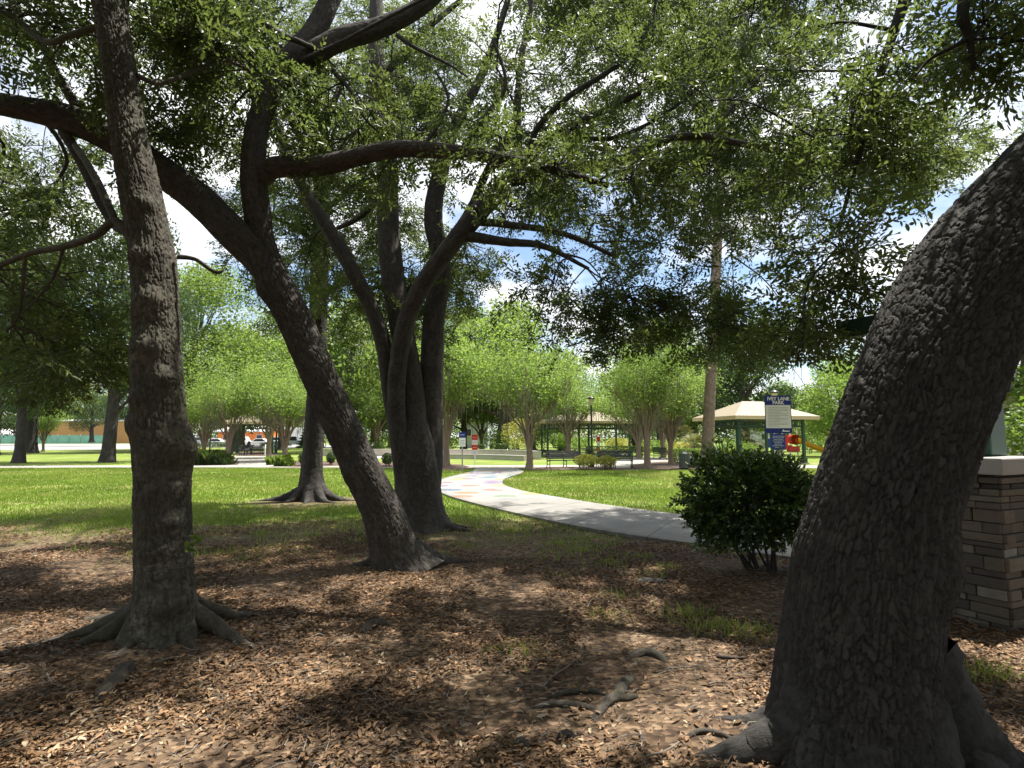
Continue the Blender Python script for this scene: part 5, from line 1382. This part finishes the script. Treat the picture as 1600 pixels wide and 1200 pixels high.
# ------------------------------------------------------------------ pavilions
def pavilion(label, cx, cy, wx, wy, eave, peak, rz, over=0.7, nm='pavilion', ridge=0.25, posts=(3, 2)):
    t = thing(nm, label, 'pavilion', (cx, cy, 0))
    R = rotz(rz); T = lambda x, y, z: R @ np.array([x, y, z]) + np.array([cx, cy, 0])
    hx, hy = wx / 2, wy / 2
    mb = MB(); rx = hx * ridge
    th = 0.05
    c = [T(-hx, -hy, eave), T(hx, -hy, eave), T(hx, hy, eave), T(-hx, hy, eave)]; r0, r1 = T(-rx, 0, peak), T(rx, 0, peak)
    def quad(a, b, cc, d=None):
        pts = np.array([a, b, cc] + ([d] if d is not None else []))
        L = np.linalg.norm(b - a); ex = (b - a) / L
        uv = np.stack([(pts - a) @ ex, np.linalg.norm((pts - a) - ((pts - a) @ ex)[:, None] * ex, axis=1)], 1) + 0.01
        mb.add(pts, np.array([list(range(len(pts)))]), uv)
    quad(c[0], c[1], r1, r0); quad(c[1], c[2], r1); quad(c[2], c[3], r0, r1); quad(c[3], c[0], r0)
    mb.build('roof', M['roof'], t)
    mb = MB()
    for (x, y, sx, sy) in [(0, -hy + .03, wx - 0.02, .05), (0, hy - .03, wx - 0.02, .05), (-hx + .03, 0, .05, wy - .14), (hx - .03, 0, .05, wy - .14)]:
        mb.box(T(x, y, eave - 0.11), (sx, sy, 0.20), R)
    mb.box(T(0, 0, eave - 0.10), (wx - .16, wy - .16, 0.03), R)
    mb.build('fascia', M['soffit'], t)
    px_, py_ = hx - over, hy - over
    mb = MB()
    for s in (-1, 1):
        for zz in (eave - 0.24, eave - 0.62):
            mb.box(T(0, s * py_, zz), (2 * px_ - .16, 0.09, 0.09), R); mb.box(T(s * px_, 0, zz), (0.09, 2 * py_ - .16, 0.09), R)
        for x in np.arange(-px_ + .15, px_ - .1, 0.16): mb.box(T(x, s * py_, eave - 0.43), (0.04, 0.04, 0.30), R)
        for y in np.arange(-py_ + .15, py_ - .1, 0.16): mb.box(T(s * px_, y, eave - 0.43), (0.04, 0.04, 0.30), R)
    mb.build('frieze', M['green_dark'], t)
    for x in np.linspace(-px_, px_, posts[0]):
        for y in np.linspace(-py_, py_, posts[1]):
            mb = MB(); mb.box(T(x, y, (eave - .125) / 2), (0.16, 0.16, eave - .13), R); mb.box(T(x, y, 0.2), (0.26, 0.26, 0.38), R); mb.build('post', M['green_paint'], t, bevel=0.01)
    mb = MB(); mb.box(T(0, 0, 0.02), (wx - 1, wy - 1, 0.09), R); mb.build('floor', M['walk'], t)
    return t
p1 = at(1178, 690, 36.5)
pavilion('nearest pavilion at right with cream hipped roof and green posts behind the park rules sign', p1[0], 36.5, 5.8, 5.0, 2.92, 3.95, 0.20)
p2 = at(912, 690, 52)
pavilion('wide middle pavilion with cream roof behind the street lamp and crape myrtles', p2[0], 52, 8.6, 6.4, 3.05, 4.0, 0.05)
p3 = at(398, 690, 56)
pavilion('small left pavilion with cream roof in front of the parked cars', p3[0], 56, 5.0, 5.0, 3.1, 4.2, 0.3, posts=(2, 2))

# ------------------------------------------------------------------ street lamps
def lamp(label, px, py, top_py, Y=None):
    b = gnd(px, py) if Y is None else at(px, 690, Y) * np.array([1, 1, 0])
    H = at(px, top_py, b[1])[2]
    t = thing('street_lamp', label, 'street lamp', b, 'black park lamps')
    c = lambda z: b + np.array([0, 0, z])
    mb = MB(); tube(mb, np.array([c(-.05), c(.15), c(.35), c(.5), c(H - .55), c(H - .48)]), [0.13, 0.13, 0.09, 0.055, 0.045, 0.07], 12, step=0.06); mb.build('post', M['black_metal'], t, smooth=True)
    hd = MB(); tube(hd, np.array([c(H - .48), c(H - .40), c(H - .14)]), [0.07, 0.09, 0.15], 12, rings=8); h = hd.build('lantern', M['lamp_glass'], t, smooth=True)
    cp = MB(); tube(cp, np.array([c(H - .15), c(H - .10), c(H - .03), c(H)]), [0.20, 0.19, 0.09, 0.03], 12, rings=10); cp.build('lamp_cap', M['black_metal'], t, smooth=True)
lamp('black park lamp with frosted lantern between the two yellow-green shrubs', 925, 732, 619)
lamp('park lamp whose cap shows right above the park rules sign', 1213, 0, 609, 26)
lamp('park lamp on thin dark pole right of the mossy trunk', 327, 715, 612)
lamp('park lamp whose pale lantern peeps out beside the leaning trunk', 553, 0, 641, 42)

# ------------------------------------------------------------------ signs
def text_mesh(txt, size, loc, parent, mat, name='lettering', sx=1.0):
    cu = bpy.data.curves.new(name, 'FONT'); cu.body = txt; cu.size = size; cu.align_x = 'CENTER'; cu.align_y = 'CENTER'; cu.extrude = 0.001; cu.offset = size * 0.035
    o = bpy.data.objects.new(name, cu); COL.objects.link(o)
    bpy.context.view_layer.update()
    me = bpy.data.meshes.new_from_object(o)
    bpy.data.objects.remove(o)
    me.materials.clear(); me.materials.append(mat)
    q = bpy.data.objects.new(name, me); COL.objects.link(q)
    q.parent = parent; q.location = Vector(loc) - (parent.location + (parent.parent.location if parent.parent else Vector((0, 0, 0))))
    q.rotation_euler = (math.radians(90), 0, 0); q.scale = (sx, 1, 1)
    return q
def plate(mb, c, w, h, th, r=0.05):
    """rounded plate in the XZ plane"""
    pts = []
    for (sx, sz, a0) in ((1, 1, 0), (-1, 1, 90), (-1, -1, 180), (1, -1, 270)):
        for k in range(5):
            a = math.radians(a0 + 22.5 * k)
            pts.append([sx * (w / 2 - r) + r * math.cos(a), sz * (h / 2 - r) + r * math.sin(a)])
    P = np.array(pts); n = len(P)
    f = np.column_stack([P[:, 0], np.full(n, -th / 2), P[:, 1]]) + c; b = np.column_stack([P[:, 0], np.full(n, th / 2), P[:, 1]]) + c
    a = np.arange(n); a2 = (a + 1) % n
    mb.add(np.vstack([f, b]), [np.stack([a, n + a, n + a2, a2], 1)])
    mb.F.setdefault(n, []).append(np.array([a, (a + n)[::-1]]) + mb.n - 2 * n)
SY = 14.0
g = at(1215, 690, SY); g[2] = 0
sg = thing('park_sign', 'blue and white park rules sign reading IVEY LANE PARK above the dark bush', 'sign', g)
def spx(px, py, dy=0.0): return at(px, py, SY + dy)
mb = MB(); mb.box([g[0], SY + 0.05, 1.28], (0.06, 0.05, 2.62)); mb.build('post', M['galv'], sg)
a, b = spx(1196.5, 677), spx(1235, 618)
mb = MB(); plate(mb, np.array([(a[0] + b[0]) / 2, SY, (a[2] + b[2]) / 2]), b[0] - a[0], b[2] - a[2], 0.012, 0.045); bd = mb.build('board', M['blue'], sg)
a2, b2 = spx(1197, 669), spx(1234.6, 633)
mb = MB(); mb.box([(a2[0] + b2[0]) / 2, SY - 0.008, (a2[2] + b2[2]) / 2], (b2[0] - a2[0], 0.004, b2[2] - a2[2])); mb.build('white_panel', M['white'], sg)
for tx, py in (('IVEY LANE', 623.2), ('PARK', 629.4)):
    p = spx(1215.6, py); text_mesh(tx, 0.118, (p[0], SY - 0.009, p[2]), sg, M['white'])
mb = MB(); rg = random.Random(3)
py = 637.0
for k in range(13):
    x = 1200.5
    xe = 1231 if k not in (3, 6, 9, 12) else rg.uniform(1212, 1222)
    while x < xe:
        w = rg.uniform(1.2, 3.4)
        p, q = spx(x, py), spx(min(x + w, xe), py)
        mb.box([(p[0] + q[0]) / 2, SY - 0.0115, p[2]], (q[0] - p[0], 0.002, 0.009)); x += w + 0.7
    py += 2.4
mb.build('rule_lines', M['ink'], sg)
mb = MB(); p = spx(1226, 673); mb.box([p[0] + .03, SY - 0.008, p[2] - .01], (0.17, 0.003, 0.028)); mb.add(np.array([[p[0] - .07, SY - .008, p[2] - .02], [p[0] - .03, SY - .008, p[2] + .04], [p[0] - .0, SY - .008, p[2] - .02]]), np.array([[0, 1, 2]])); mb.build('emblem', M['white'], sg)
a, b = spx(1206, 703), spx(1227, 678)
mb = MB(); plate(mb, np.array([(a[0] + b[0]) / 2, SY + 0.012, (a[2] + b[2]) / 2]), b[0] - a[0], b[2] - a[2], 0.012, 0.02); mb.build('lower_board', M['blue2'], sg)
mb = MB(); py = 681.5
for k in range(8):
    hw = [9.0, 9.0, 7.5, 8.5, 6, 6, 9, 5][k]
    x = 1216.5 - hw
    while x < 1216.5 + hw:
        w = rg.uniform(1.0, 2.6); p, q = spx(x, py), spx(min(x + w, 1216.5 + hw), py)
        mb.box([(p[0] + q[0]) / 2, SY + 0.004, p[2]], (q[0] - p[0], 0.002, 0.012)); x += w + 0.6
    py += 2.5
mb.build('notice_lines', M['white'], sg)

def post_sign(label, px, base_py, panels, post_mat, pw=0.06, Y=None):
    g = gnd(px, base_py) if Y is None else at(px, 690, Y) * np.array([1, 1, 0])
    Y = g[1]
    t = thing('sign', label, 'sign', g)
    top = at(px, min(p[2] for p in panels), Y)[2]
    mb = MB(); mb.box([g[0], Y + 0.04, top / 2 - .05], (pw, pw, top)); mb.build('post', M[post_mat], t)
    for (x0, x1, y0, y1, m_, lines) in panels:
        a, b = at(x0, y1, Y), at(x1, y0, Y)
        mb = MB(); mb.box([(a[0] + b[0]) / 2, Y, (a[2] + b[2]) / 2], (b[0] - a[0], 0.012, b[2] - a[2] - 0.004)); pl = mb.build('panel', M[m_], t)
        if lines:
            mb = MB()
            for k in range(lines):
                z = a[2] + (b[2] - a[2]) * (0.2 + 0.6 * (k + 0.5) / lines)
                mb.box([(a[0] + b[0]) / 2, Y - 0.008, z], ((b[0] - a[0]) * (0.7 - 0.12 * (k % 2)), 0.003, 0.018))
            mb.build('text_lines', M['white'] if m_ in ('blue', 'red') else M['ink'], t)
post_sign('blue-headed white notice on a grey post at the left side of the path', 722, 738, [(717, 727.5, 675, 684, 'blue', 1), (717, 727.5, 684, 698, 'white', 3)], 'galv')
post_sign('red and white striped notice on a thin post across the cross walk', 742, 727, [(737.5, 746.5, 679, 687.5, 'red', 1), (737.5, 746.5, 687.5, 695, 'white', 1), (737.5, 746.5, 695, 703, 'red', 1), (737.5, 746.5, 703, 711, 'white', 2)], 'white', 0.05)
post_sign('faded red and white notice right of the lamp post in front of the hedge', 935, 714, [(932.5, 937.5, 682, 690, 'red', 0), (932.5, 937.5, 690, 698, 'white', 1), (932.5, 937.5, 698, 706, 'red', 0), (932.5, 937.5, 706, 711, 'white', 0)], 'white', 0.05)
post_sign('small pale sign on a thin post far right beside the slide', 1268.5, 708, [(1263.5, 1273, 680, 683.5, 'blue', 0), (1263.5, 1273, 683.5, 690, 'white', 1), (1265.5, 1271.5, 690, 697, 'blue2', 0)], 'grey_metal')
for (px, py, top, lab) in ((414, 713, 695, 'thin white post beside the walk in front of the small left pavilion'), (941, 713, 676, 'pale thin post right next to the faded red and white notice'), (508.5, 707, 684, 'white post showing right of the straight buttressed oak')):
    g = gnd(px, py); H = at(px, top, g[1])[2]
    mb = MB(); tube(mb, np.array([g - [0, 0, .05], g + [0, 0, H * .5], g + [0, 0, H]]), [0.05, 0.05, 0.05], 10, rings=4); tag(mb.build('post', M['white'], smooth=True), lab, 'post')

# ------------------------------------------------------------------ concrete seat walls
def seat_wall(label, pts, top, th, mat='wall_conc'):
    P = catmull(np.array([p[:2] for p in pts]), 30)
    T = np.gradient(P, axis=0); T /= np.linalg.norm(T, axis=1)[:, None]; Nn = np.stack([-T[:, 1], T[:, 0]], 1)
    c = P.mean(0)
    t = thing('seat_wall', label, 'wall', (c[0], c[1], 0), 'curved concrete seat walls')
    def strip(w, z0, z1, m, nm):
        A, B = P - Nn * w / 2, P + Nn * w / 2
        n = len(P); ring = lambda q, z: np.column_stack([q, np.full(n, z)])
        V = np.vstack([ring(A, z1), ring(B, z1), ring(A, z0), ring(B, z0)]); a = np.arange(n - 1)
        mb = MB(); mb.add(V, [np.stack([a, a + 1, n + a + 1, n + a], 1), np.stack([2 * n + a, 2 * n + a + 1, a + 1, a], 1), np.stack([n + a, n + a + 1, 3 * n + a + 1, 3 * n + a], 1), np.array([[0, n, 3 * n, 2 * n], [n - 1, 3 * n - 1, 4 * n - 1, 2 * n - 1]])])
        mb.build(nm, M[m], t)
    strip(th, -0.1, top - 0.08, mat, 'wall_body'); strip(th + 0.08, top - 0.08, top, 'cap_conc', 'wall_cap')
seat_wall('long upper concrete seat wall curving behind the lawn', [gnd(480, 712), gnd(600, 713), gnd(720, 713.5), gnd(800, 715), gnd(841, 718)], 0.62, 0.5)
seat_wall('shorter lower concrete seat wall in front of the long upper one', [gnd(640, 716), gnd(720, 717), gnd(770, 718), gnd(822, 720)], 0.36, 0.45)

# ------------------------------------------------------------------ benches, tables, bin, grill
def bench_proto():
    t = thing('bench', 'x', 'bench', (0, 0, 0), 'black metal park benches')
    mb = MB()
    for k in range(6): mb.box([0, -0.20 + k * 0.08, 0.44], (1.76, 0.055, 0.03))
    mb.build('seat', M['black_metal'], t, world=False)
    mb = MB(); R = np.array([[1, 0, 0], [0, math.cos(.25), math.sin(.25)], [0, -math.sin(.25), math.cos(.25)]])
    for k in range(5): mb.box([0, 0.26 + 0.022 * k, 0.53 + 0.075 * k], (1.76, 0.02, 0.055), R)
    mb.box([0, 0.375, 0.885], (1.76, 0.035, 0.05), R)
    mb.build('backrest', M['black_metal'], t, world=False)
    for x in (-0.9, 0.0, 0.9):
        mb = MB()
        tube(mb, np.array([[x, -.25, 0], [x, -.22, .2], [x, -.24, .43]]), [0.03, 0.02, 0.025], 8, rings=6)
        tube(mb, np.array([[x, .36, 0], [x, .24, .2], [x, .24, .45], [x, .38, .90]]), [0.03, 0.02, 0.025, 0.02], 8, rings=10)
        tube(mb, np.array([[x, -.24, .41], [x, .0, .40], [x, .24, .43]]), [0.02, 0.02, 0.02], 8, rings=4)
        tube(mb, np.array([[x, -.23, .2], [x, .0, .24], [x, .24, .2]]), [0.014] * 3, 6, rings=5)
        if x: tube(mb, np.array([[x, -.24, .43], [x, -.27, .62], [x, -.1, .67], [x, .31, .66]]), [0.018] * 4, 8, rings=8)
        mb.build('leg_frame', M['black_metal'], t, smooth=True, world=False)
    return t
bp = bench_proto()
BN = [(883, 732.5, 0.25, 'black metal bench left of the yellow-green shrubs beside the cross walk'), (960, 732.5, -0.35, 'black bench half hidden by the smaller yellow-green shrub'), (1037, 718.5, 1.9, 'empty dark bench across the plaza, left of the rubbish bin'), (392, 712, 0.15, 'dark bench near the small left pavilion with a person on it')]
for k, (px, py, rz, lab) in enumerate(BN):
    g = gnd(px, py)
    if k == 0: bp.location = g; bp.rotation_euler = (0, 0, rz); bp['label'] = lab
    else: copy_thing(bp, g, rz, lab)
# person on the far left bench
g = gnd(392, 712)
pr = thing('person', 'person in dark hooded clothing sitting on the left bench, seen small', 'person', (g[0] - 0.25, g[1] - 0.02, 0))
def skin_body(name, verts, edges, radii, mat, parent, lvl=2):
    me = bpy.data.meshes.new(name); me.from_pydata([Vector(v) for v in verts], edges, [])
    o = bpy.data.objects.new(name, me); COL.objects.link(o)
    m = o.modifiers.new('skin', 'SKIN'); s_ = o.modifiers.new('sub', 'SUBSURF'); s_.levels = lvl; s_.render_levels = lvl
    for v, r_ in zip(me.skin_vertices[0].data, radii): v.radius = (r_, r_)
    me.skin_vertices[0].data[0].use_root = True
    me.materials.append(mat); o.parent = parent
    return o
bv = [(0, 0.08, 0.52), (0, 0.12, 0.72), (0, 0.13, 0.95), (0, 0.09, 1.04), (0, 0.05, 1.18), (-.18, 0.1, 0.93), (-.24, 0.0, 0.70), (-.14, -.2, 0.60), (.18, 0.1, 0.93), (.24, 0.0, 0.70), (.14, -.2, 0.60), (-.1, -.08, 0.53), (-.12, -.42, 0.52), (-.12, -.44, 0.08), (-.12, -.56, 0.05), (.1, -.08, 0.53), (.12, -.42, 0.52), (.12, -.44, 0.08), (.12, -.56, 0.05)]
be = [(0, 1), (1, 2), (2, 3), (3, 4), (2, 5), (5, 6), (6, 7), (2, 8), (8, 9), (9, 10), (0, 11), (11, 12), (12, 13), (13, 14), (0, 15), (15, 16), (16, 17), (17, 18)]
skin_body('body', bv, be, [.16, .16, .15, .07, .11, .07, .055, .04, .07, .055, .04, .09, .075, .05, .04, .09, .075, .05, .04], M['cloth'], pr)
mb = MB(); c = np.array(pr.location); tube(mb, c + np.array([[0, .10, 1.06], [0, .10, 1.14], [0, .08, 1.24], [0, .05, 1.31]]), [0.10, 0.135, 0.125, 0.04], 12, rings=10); mb.build('hood', M['cloth'], pr, smooth=True)
def picnic(label, px, Y, rz, first=[None]):
    b = at(px, 690, Y); b[2] = 0
    if first[0] is not None: return copy_thing(first[0], b, rz, label)
    t = thing('picnic_table', label, 'table', b, 'dark picnic tables'); first[0] = t
    mb = MB(); mb.box([0, 0, .75], (1.9, .78, .05)); mb.build('tabletop', M['black_metal'], t, world=False)
    for s in (-1, 1):
        mb = MB(); mb.box([0, s * .68, .44], (1.9, .27, .05)); mb.build('seat', M['black_metal'], t, world=False)
    for x in (-.7, .7):
        mb = MB(); tube(mb, np.array([[x, -.72, 0], [x, 0, .72]]), [.03, .03], 8, rings=3); tube(mb, np.array([[x, .72, 0], [x, 0, .72]]), [.03, .03], 8, rings=3); tube(mb, np.array([[x, -.75, .40], [x, .75, .40]]), [.025, .025], 8, rings=3); mb.build('leg_frame', M['black_metal'], t, world=False)
    t.rotation_euler = (0, 0, rz)
picnic('dark picnic table left of the crape myrtle in front of the middle pavilion', 862, 48, 0.2)
picnic('dark picnic table half hidden behind the bench and left shrub', 912, 44, 0.1)
picnic('dark picnic table under the small left pavilion', 405, 57, 0.4)
g = gnd(1070, 734)
tb = thing('rubbish_bin', 'slatted grey rubbish bin with black domed lid at the right end of the cross walk', 'bin', g)
mb = MB()
for k in range(22):
    a = 2 * math.pi * k / 22; mb.box(g + np.array([math.cos(a) * .27, math.sin(a) * .27, .46]), (.018, .055, .72), rotz(a))
for z in (.12, .80): tube(mb, g + np.array([[0, 0, z - .02], [0, 0, z + .02]]), [.285, .285], 22, rings=2)
mb.build('slats', M['grey_metal'], tb)
mb = MB(); tube(mb, g + np.array([[0, 0, -.03], [0, 0, .14], [0, 0, .80]]), [.06, .22, .245], 18, rings=8); mb.build('liner', M['black_metal'], tb, smooth=True)
mb = MB(); d0 = g + np.array([.46, -.06, .42])
th_, ph_ = np.meshgrid(np.linspace(0, 2 * np.pi, 21), np.linspace(0, np.pi, 11)); V = d0 + np.stack([np.sin(ph_) * np.cos(th_) * .23, np.sin(ph_) * np.sin(th_) * .23, np.cos(ph_) * .25], -1).reshape(-1, 3)
i, j = np.meshgrid(np.arange(10), np.arange(20), indexing='ij'); mb.add(V, np.stack([i * 21 + j, (i + 1) * 21 + j, (i + 1) * 21 + j + 1, i * 21 + j + 1], -1).reshape(-1, 4))
mb.build('domed_lid', mat_plain('glossy_black', (0.012, 0.012, 0.014), 0.18), tb, smooth=True)

# ------------------------------------------------------------------ playground
b = at(1238, 690, 50); b[2] = 0
pl = thing('play_structure', 'red, white and orange playground climber with slide behind the right pavilion', 'playground', b)
for (dx, dy) in ((-1.6, 0), (-.2, 0), (-1.6, 1.4), (-.2, 1.4), (0.75, 0.6)):
    mb = MB(); tube(mb, b + np.array([[dx, dy, 0], [dx, dy, 1.3], [dx, dy, 2.6]]), [.06, .06, .06], 10, rings=4); mb.build('post', M['white'], pl, smooth=True)
mb = MB(); mb.box(b + [-.9, .7, .9], (1.7, 1.6, .1)); mb.build('deck', M['red'], pl)
mb = MB(); mb.box(b + [-1.35, -.08, 1.35], (.35, .06, .9)); mb.box(b + [-.55, -.08, 1.2], (.22, .06, 1.3)); mb.build('side_panel', M['red'], pl)
mb = MB(); mb.box(b + [-2.0, -.08, 1.15], (.6, .06, .75)); mb.build('blue_panel', M['blue2'], pl)
mb = MB(); tube(mb, b + np.array([[.05, -.3, 1.45], [.05, .3, 1.45]]), [.42, .42], 24, rings=3); mb.build('drum', M['red'], pl, smooth=True)
mb = MB(); tube(mb, b + np.array([[.22, -.28, 1.45], [.22, .35, 1.45]]), [.44, .44], 24, rings=3); mb.build('drum_rim', M['orange'], pl, smooth=True)
mb = MB(); mb.box(b + [.1, .1, .62], (1.0, .5, .45)); mb.build('red_tub', M['red'], pl, bevel=0.08)
mb = MB(); n = 16
f = np.linspace(0, 1, n); X = .30 + 2.3 * f; Zc = 1.25 - 1.0 * f + 0.10 * f ** 4
prof = np.array([[-.32, .36], [-.28, .02], [-.15, -.03], [.15, -.03], [.28, .02], [.32, .36]])
V = np.array([[b[0] + X[k], b[1] - .2 + p[0], Zc[k] + p[1]] for k in range(n) for p in prof])
i, j = np.meshgrid(np.arange(n - 1), np.arange(5), indexing='ij'); mb.add(V, np.stack([i * 6 + j, i * 6 + j + 1, (i + 1) * 6 + j + 1, (i + 1) * 6 + j], -1).reshape(-1, 4))
o = mb.build('slide', M['orange'], pl, smooth=True); m_ = o.modifiers.new('solid', 'SOLIDIFY'); m_.thickness = 0.05

# ------------------------------------------------------------------ cars
def car(label, px, Y, rz, paint, kindc='sedan'):
    b = at(px, 690, Y); b[2] = 0.03
    nm = {'sedan': 'parked_car', 'suv': 'parked_car', 'pickup': 'pickup_truck'}[kindc]
    t = thing(nm, label, 'car', b, 'cars parked in the far lot')
    t.rotation_euler = (0, 0, rz)
    if kindc == 'sedan':
        low = [(-2.25, .35), (-2.3, .75), (-1.4, .92), (1.2, .95), (2.1, .88), (2.2, .4)]; cab = [(-1.15, .92), (-.45, 1.42), (.75, 1.45), (1.5, .95)]
    elif kindc == 'suv':
        low = [(-2.25, .4), (-2.3, .95), (-1.3, 1.08), (2.15, 1.1), (2.25, .45)]; cab = [(-1.05, 1.08), (-.5, 1.72), (1.75, 1.74), (2.1, 1.1)]
    else:
        low = [(-2.7, .45), (-2.75, 1.0), (-1.5, 1.12), (2.7, 1.1), (2.75, .5)]; cab = [(-1.2, 1.1), (-.7, 1.78), (.55, 1.8), (.8, 1.1)]
    def prism(P, hw, taper=0.0):
        P = np.array(P); n = len(P); z0, z1 = P[:, 1].min(), P[:, 1].max()
        w = hw - taper * (P[:, 1] - z0) / max(z1 - z0, .01)
        V = np.vstack([np.column_stack([P[:, 0], -w, P[:, 1]]), np.column_stack([P[:, 0], w, P[:, 1]])])
        a = np.arange(n); m = MB(); m.add(V, [np.stack([a, (a + 1) % n, n + (a + 1) % n, n + a], 1), np.array([a[::-1], a + n])]); return m
    prism(low, .88, .04).build('body', paint, t, world=False, bevel=0.05)
    prism(cab, .80, .14).build('cabin', paint, t, world=False, bevel=0.04)
    cb = np.array(cab); cz0, cz1 = cb[:, 1].min(), cb[:, 1].max()
    for s in (-1, 1):
        q = np.array([[cb[0, 0] + .28, cz0 + .05], [cb[1, 0] + .08, cz1 - .07], [cb[2, 0] - .05, cz1 - .07], [cb[3, 0] - .28, cz0 + .05]])
        w = .80 - .14 * (q[:, 1] - cz0) / (cz1 - cz0) + .012
        m = MB(); m.add(np.column_stack([q[:, 0], s * w, q[:, 1]]), np.array([[0, 1, 2, 3]] if s < 0 else [[3, 2, 1, 0]])); m.build('window', M['glass_dark'], t, world=False)
    wx = 1.38 if kindc != 'pickup' else 1.65
    for x in (-wx, wx):
        for s in (-1, 1):
            m = MB(); tube(m, np.array([[x, s * .68, .34], [x, s * .9, .34]]), [.34, .34], 20, rings=2); wh = m.build('wheel', M['rubber'], t, world=False)
            m = MB(); tube(m, np.array([[x, s * .88, .34], [x, s * .915, .34]]), [.2, .2], 14, rings=2); m.build('rim', M['galv'], wh, world=False)
    for s in (-1, 1):
        m = MB(); m.box([low[1][0] + .04, s * .62, low[1][1] - .1], (.1, .3, .14)); m.build('headlight', M['lamp_glass'], t, world=False)
PW, PS, PB = mat_plain('white_car_paint', (.72, .72, .72), .25, var=.02), mat_plain('silver_car_paint', (.42, .44, .46), .25, .5, var=.02), mat_plain('blue_grey_car_paint', (.16, .2, .27), .25, var=.02)
car('silver car parked nearest the mossy trunk', 295, 100, 0.9, PS, 'suv')
car('white car parked right of the thin lamp pole', 335, 98, 0.25, PW, 'sedan')
car('white van-like car parked below the orange wall, left of the pavilion posts', 369, 97, 0.1, PW, 'suv')
car('white car parked right behind the pavilion posts', 405, 96, 0.12, PW, 'sedan')
car('white car at the right end of the row, beside the thin white post', 424, 104, 0.3, PW, 'suv')
car('silver pickup parked left of the dark cone-shaped evergreen', 459, 92, 0.1, PS, 'pickup')
# white box truck
b = at(466, 690, 108); b[2] = 0.03
tk = thing('box_truck', 'white box truck standing behind the silver pickup', 'truck', b)
mb = MB(); mb.box(b + [0.4, 0, 2.1], (4.6, 2.3, 2.7)); mb.build('cargo_box', M['white'], tk, bevel=0.05)
mb = MB(); mb.box(b + [-2.8, 0, 1.35], (1.7, 2.1, 1.7), taper=.92); mb.build('cab', M['white'], tk, bevel=0.1)
mb = MB(); mb.box(b + [-2.9, -1.06, 1.65], (1.0, .04, .6)); mb.build('window', M['glass_dark'], tk)
for x in (-2.6, 1.6):
    for s in (-1, 1):
        mb = MB(); tube(mb, b + np.array([[x, s * .85, .45], [x, s * 1.12, .45]]), [.45, .45], 18, rings=2); mb.build('wheel', M['rubber'], tk)

# ------------------------------------------------------------------ far buildings and fence
def building(label, x0, x1, Y, dep, h, wallm, roofm, slope=0.5, nm='building', wins=0, doors=0, rib=False, gable=False):
    a, c = at(x0, 690, Y)[0], at(x1, 690, Y)[0]
    t = thing(nm, label, 'building', ((a + c) / 2, Y + dep / 2, 0))
    cx, w = (a + c) / 2, c - a
    mb = MB(); mb.box([cx, Y + dep / 2, h / 2 - .1], (w, dep, h + .2))
    if rib:
        for x in np.arange(a + .3, c, 0.6): mb.box([x, Y - .03, h / 2], (.12, .06, h - .1))
    mb.build('wall', M[wallm], t)
    mb = MB(); e = .4
    V = np.array([[a - e, Y - e, h], [c + e, Y - e, h], [c + e, Y + dep / 2, h + slope], [a - e, Y + dep / 2, h + slope], [c + e, Y + dep + e, h], [a - e, Y + dep + e, h]])
    V2 = V - [0, 0, .22]
    mb.add(np.vstack([V, V2]), [np.array([[0, 1, 2, 3], [3, 2, 4, 5], [0, 6, 7, 1], [6, 9, 8, 7], [9, 11, 10, 8], [5, 4, 10, 11], [1, 7, 8, 2], [2, 8, 10, 4], [0, 3, 9, 6], [3, 5, 11, 9]])]); mb.build('roof', M[roofm], t)
    for k in range(wins):
        x = a + w * (k + .5) / wins
        mb = MB(); mb.box([x, Y - .05, h * .55], (min(1.4, w / wins * .5), .1, 1.2)); f = mb.build('window', M['white'], t)
        mb = MB(); mb.box([x, Y - .09, h * .55], (min(1.4, w / wins * .5) - .16, .06, 1.04)); mb.build('pane', M['glass_dark'], f)
    for k in range(doors):
        x = a + w * (k + .8) / (doors + .6)
        mb = MB(); mb.box([x, Y - .05, 1.05], (1.0, .1, 2.1)); mb.build('door', M['grey_metal'], t)
    return t
building('long orange-tan metal building with white roof edge behind the green fence', 55, 200, 165, 20, 6.6, 'tan_wall', 'white', 1.0, nm='warehouse', rib=True, doors=2)
building('low white-roofed building with cream walls behind the green fence at far left', -60, 42, 162, 14, 2.6, 'cream', 'white', 1.6, wins=8)
building('low building with bright orange wall and white roof behind the parked cars', 340, 418, 128, 12, 3.1, 'orange_wall', 'white', 1.4, wins=3)
building('grey house half hidden by trees behind the seat walls', 722, 762, 88, 9, 4.4, 'grey_wall', 'grey_metal', 1.3, nm='house', wins=2)
building('pale blue-grey house seen under the right pavilion roof', 1183, 1230, 90, 9, 3.2, 'grey_wall', 'white', 1.2, nm='house', wins=2)
building('cream house behind the sunlit shrub at the right picture edge', 1556, 1720, 26, 6, 3.9, 'cream', 'grey_metal', 1.2, nm='house', wins=2)
a, c = at(-70, 690, 150)[0], at(161, 690, 150)[0]
fn = thing('screened_fence', 'long green screened construction fence along the road at far left', 'fence', ((a + c) / 2, 150, 0))
mb = MB(); mb.box([(a + c) / 2, 150, 1.18], (c - a, 0.04, 2.2))
xs = np.linspace(a, c, 60); mb.build('screen', M['fence_green'], fn)
for x in np.linspace(a, c, 14):
    mb = MB(); tube(mb, np.array([[x, 149.93, 0], [x, 149.93, 1.2], [x, 149.93, 2.45]]), [.05, .05, .05], 8, rings=3); mb.build('post', M['galv'], fn, smooth=True)
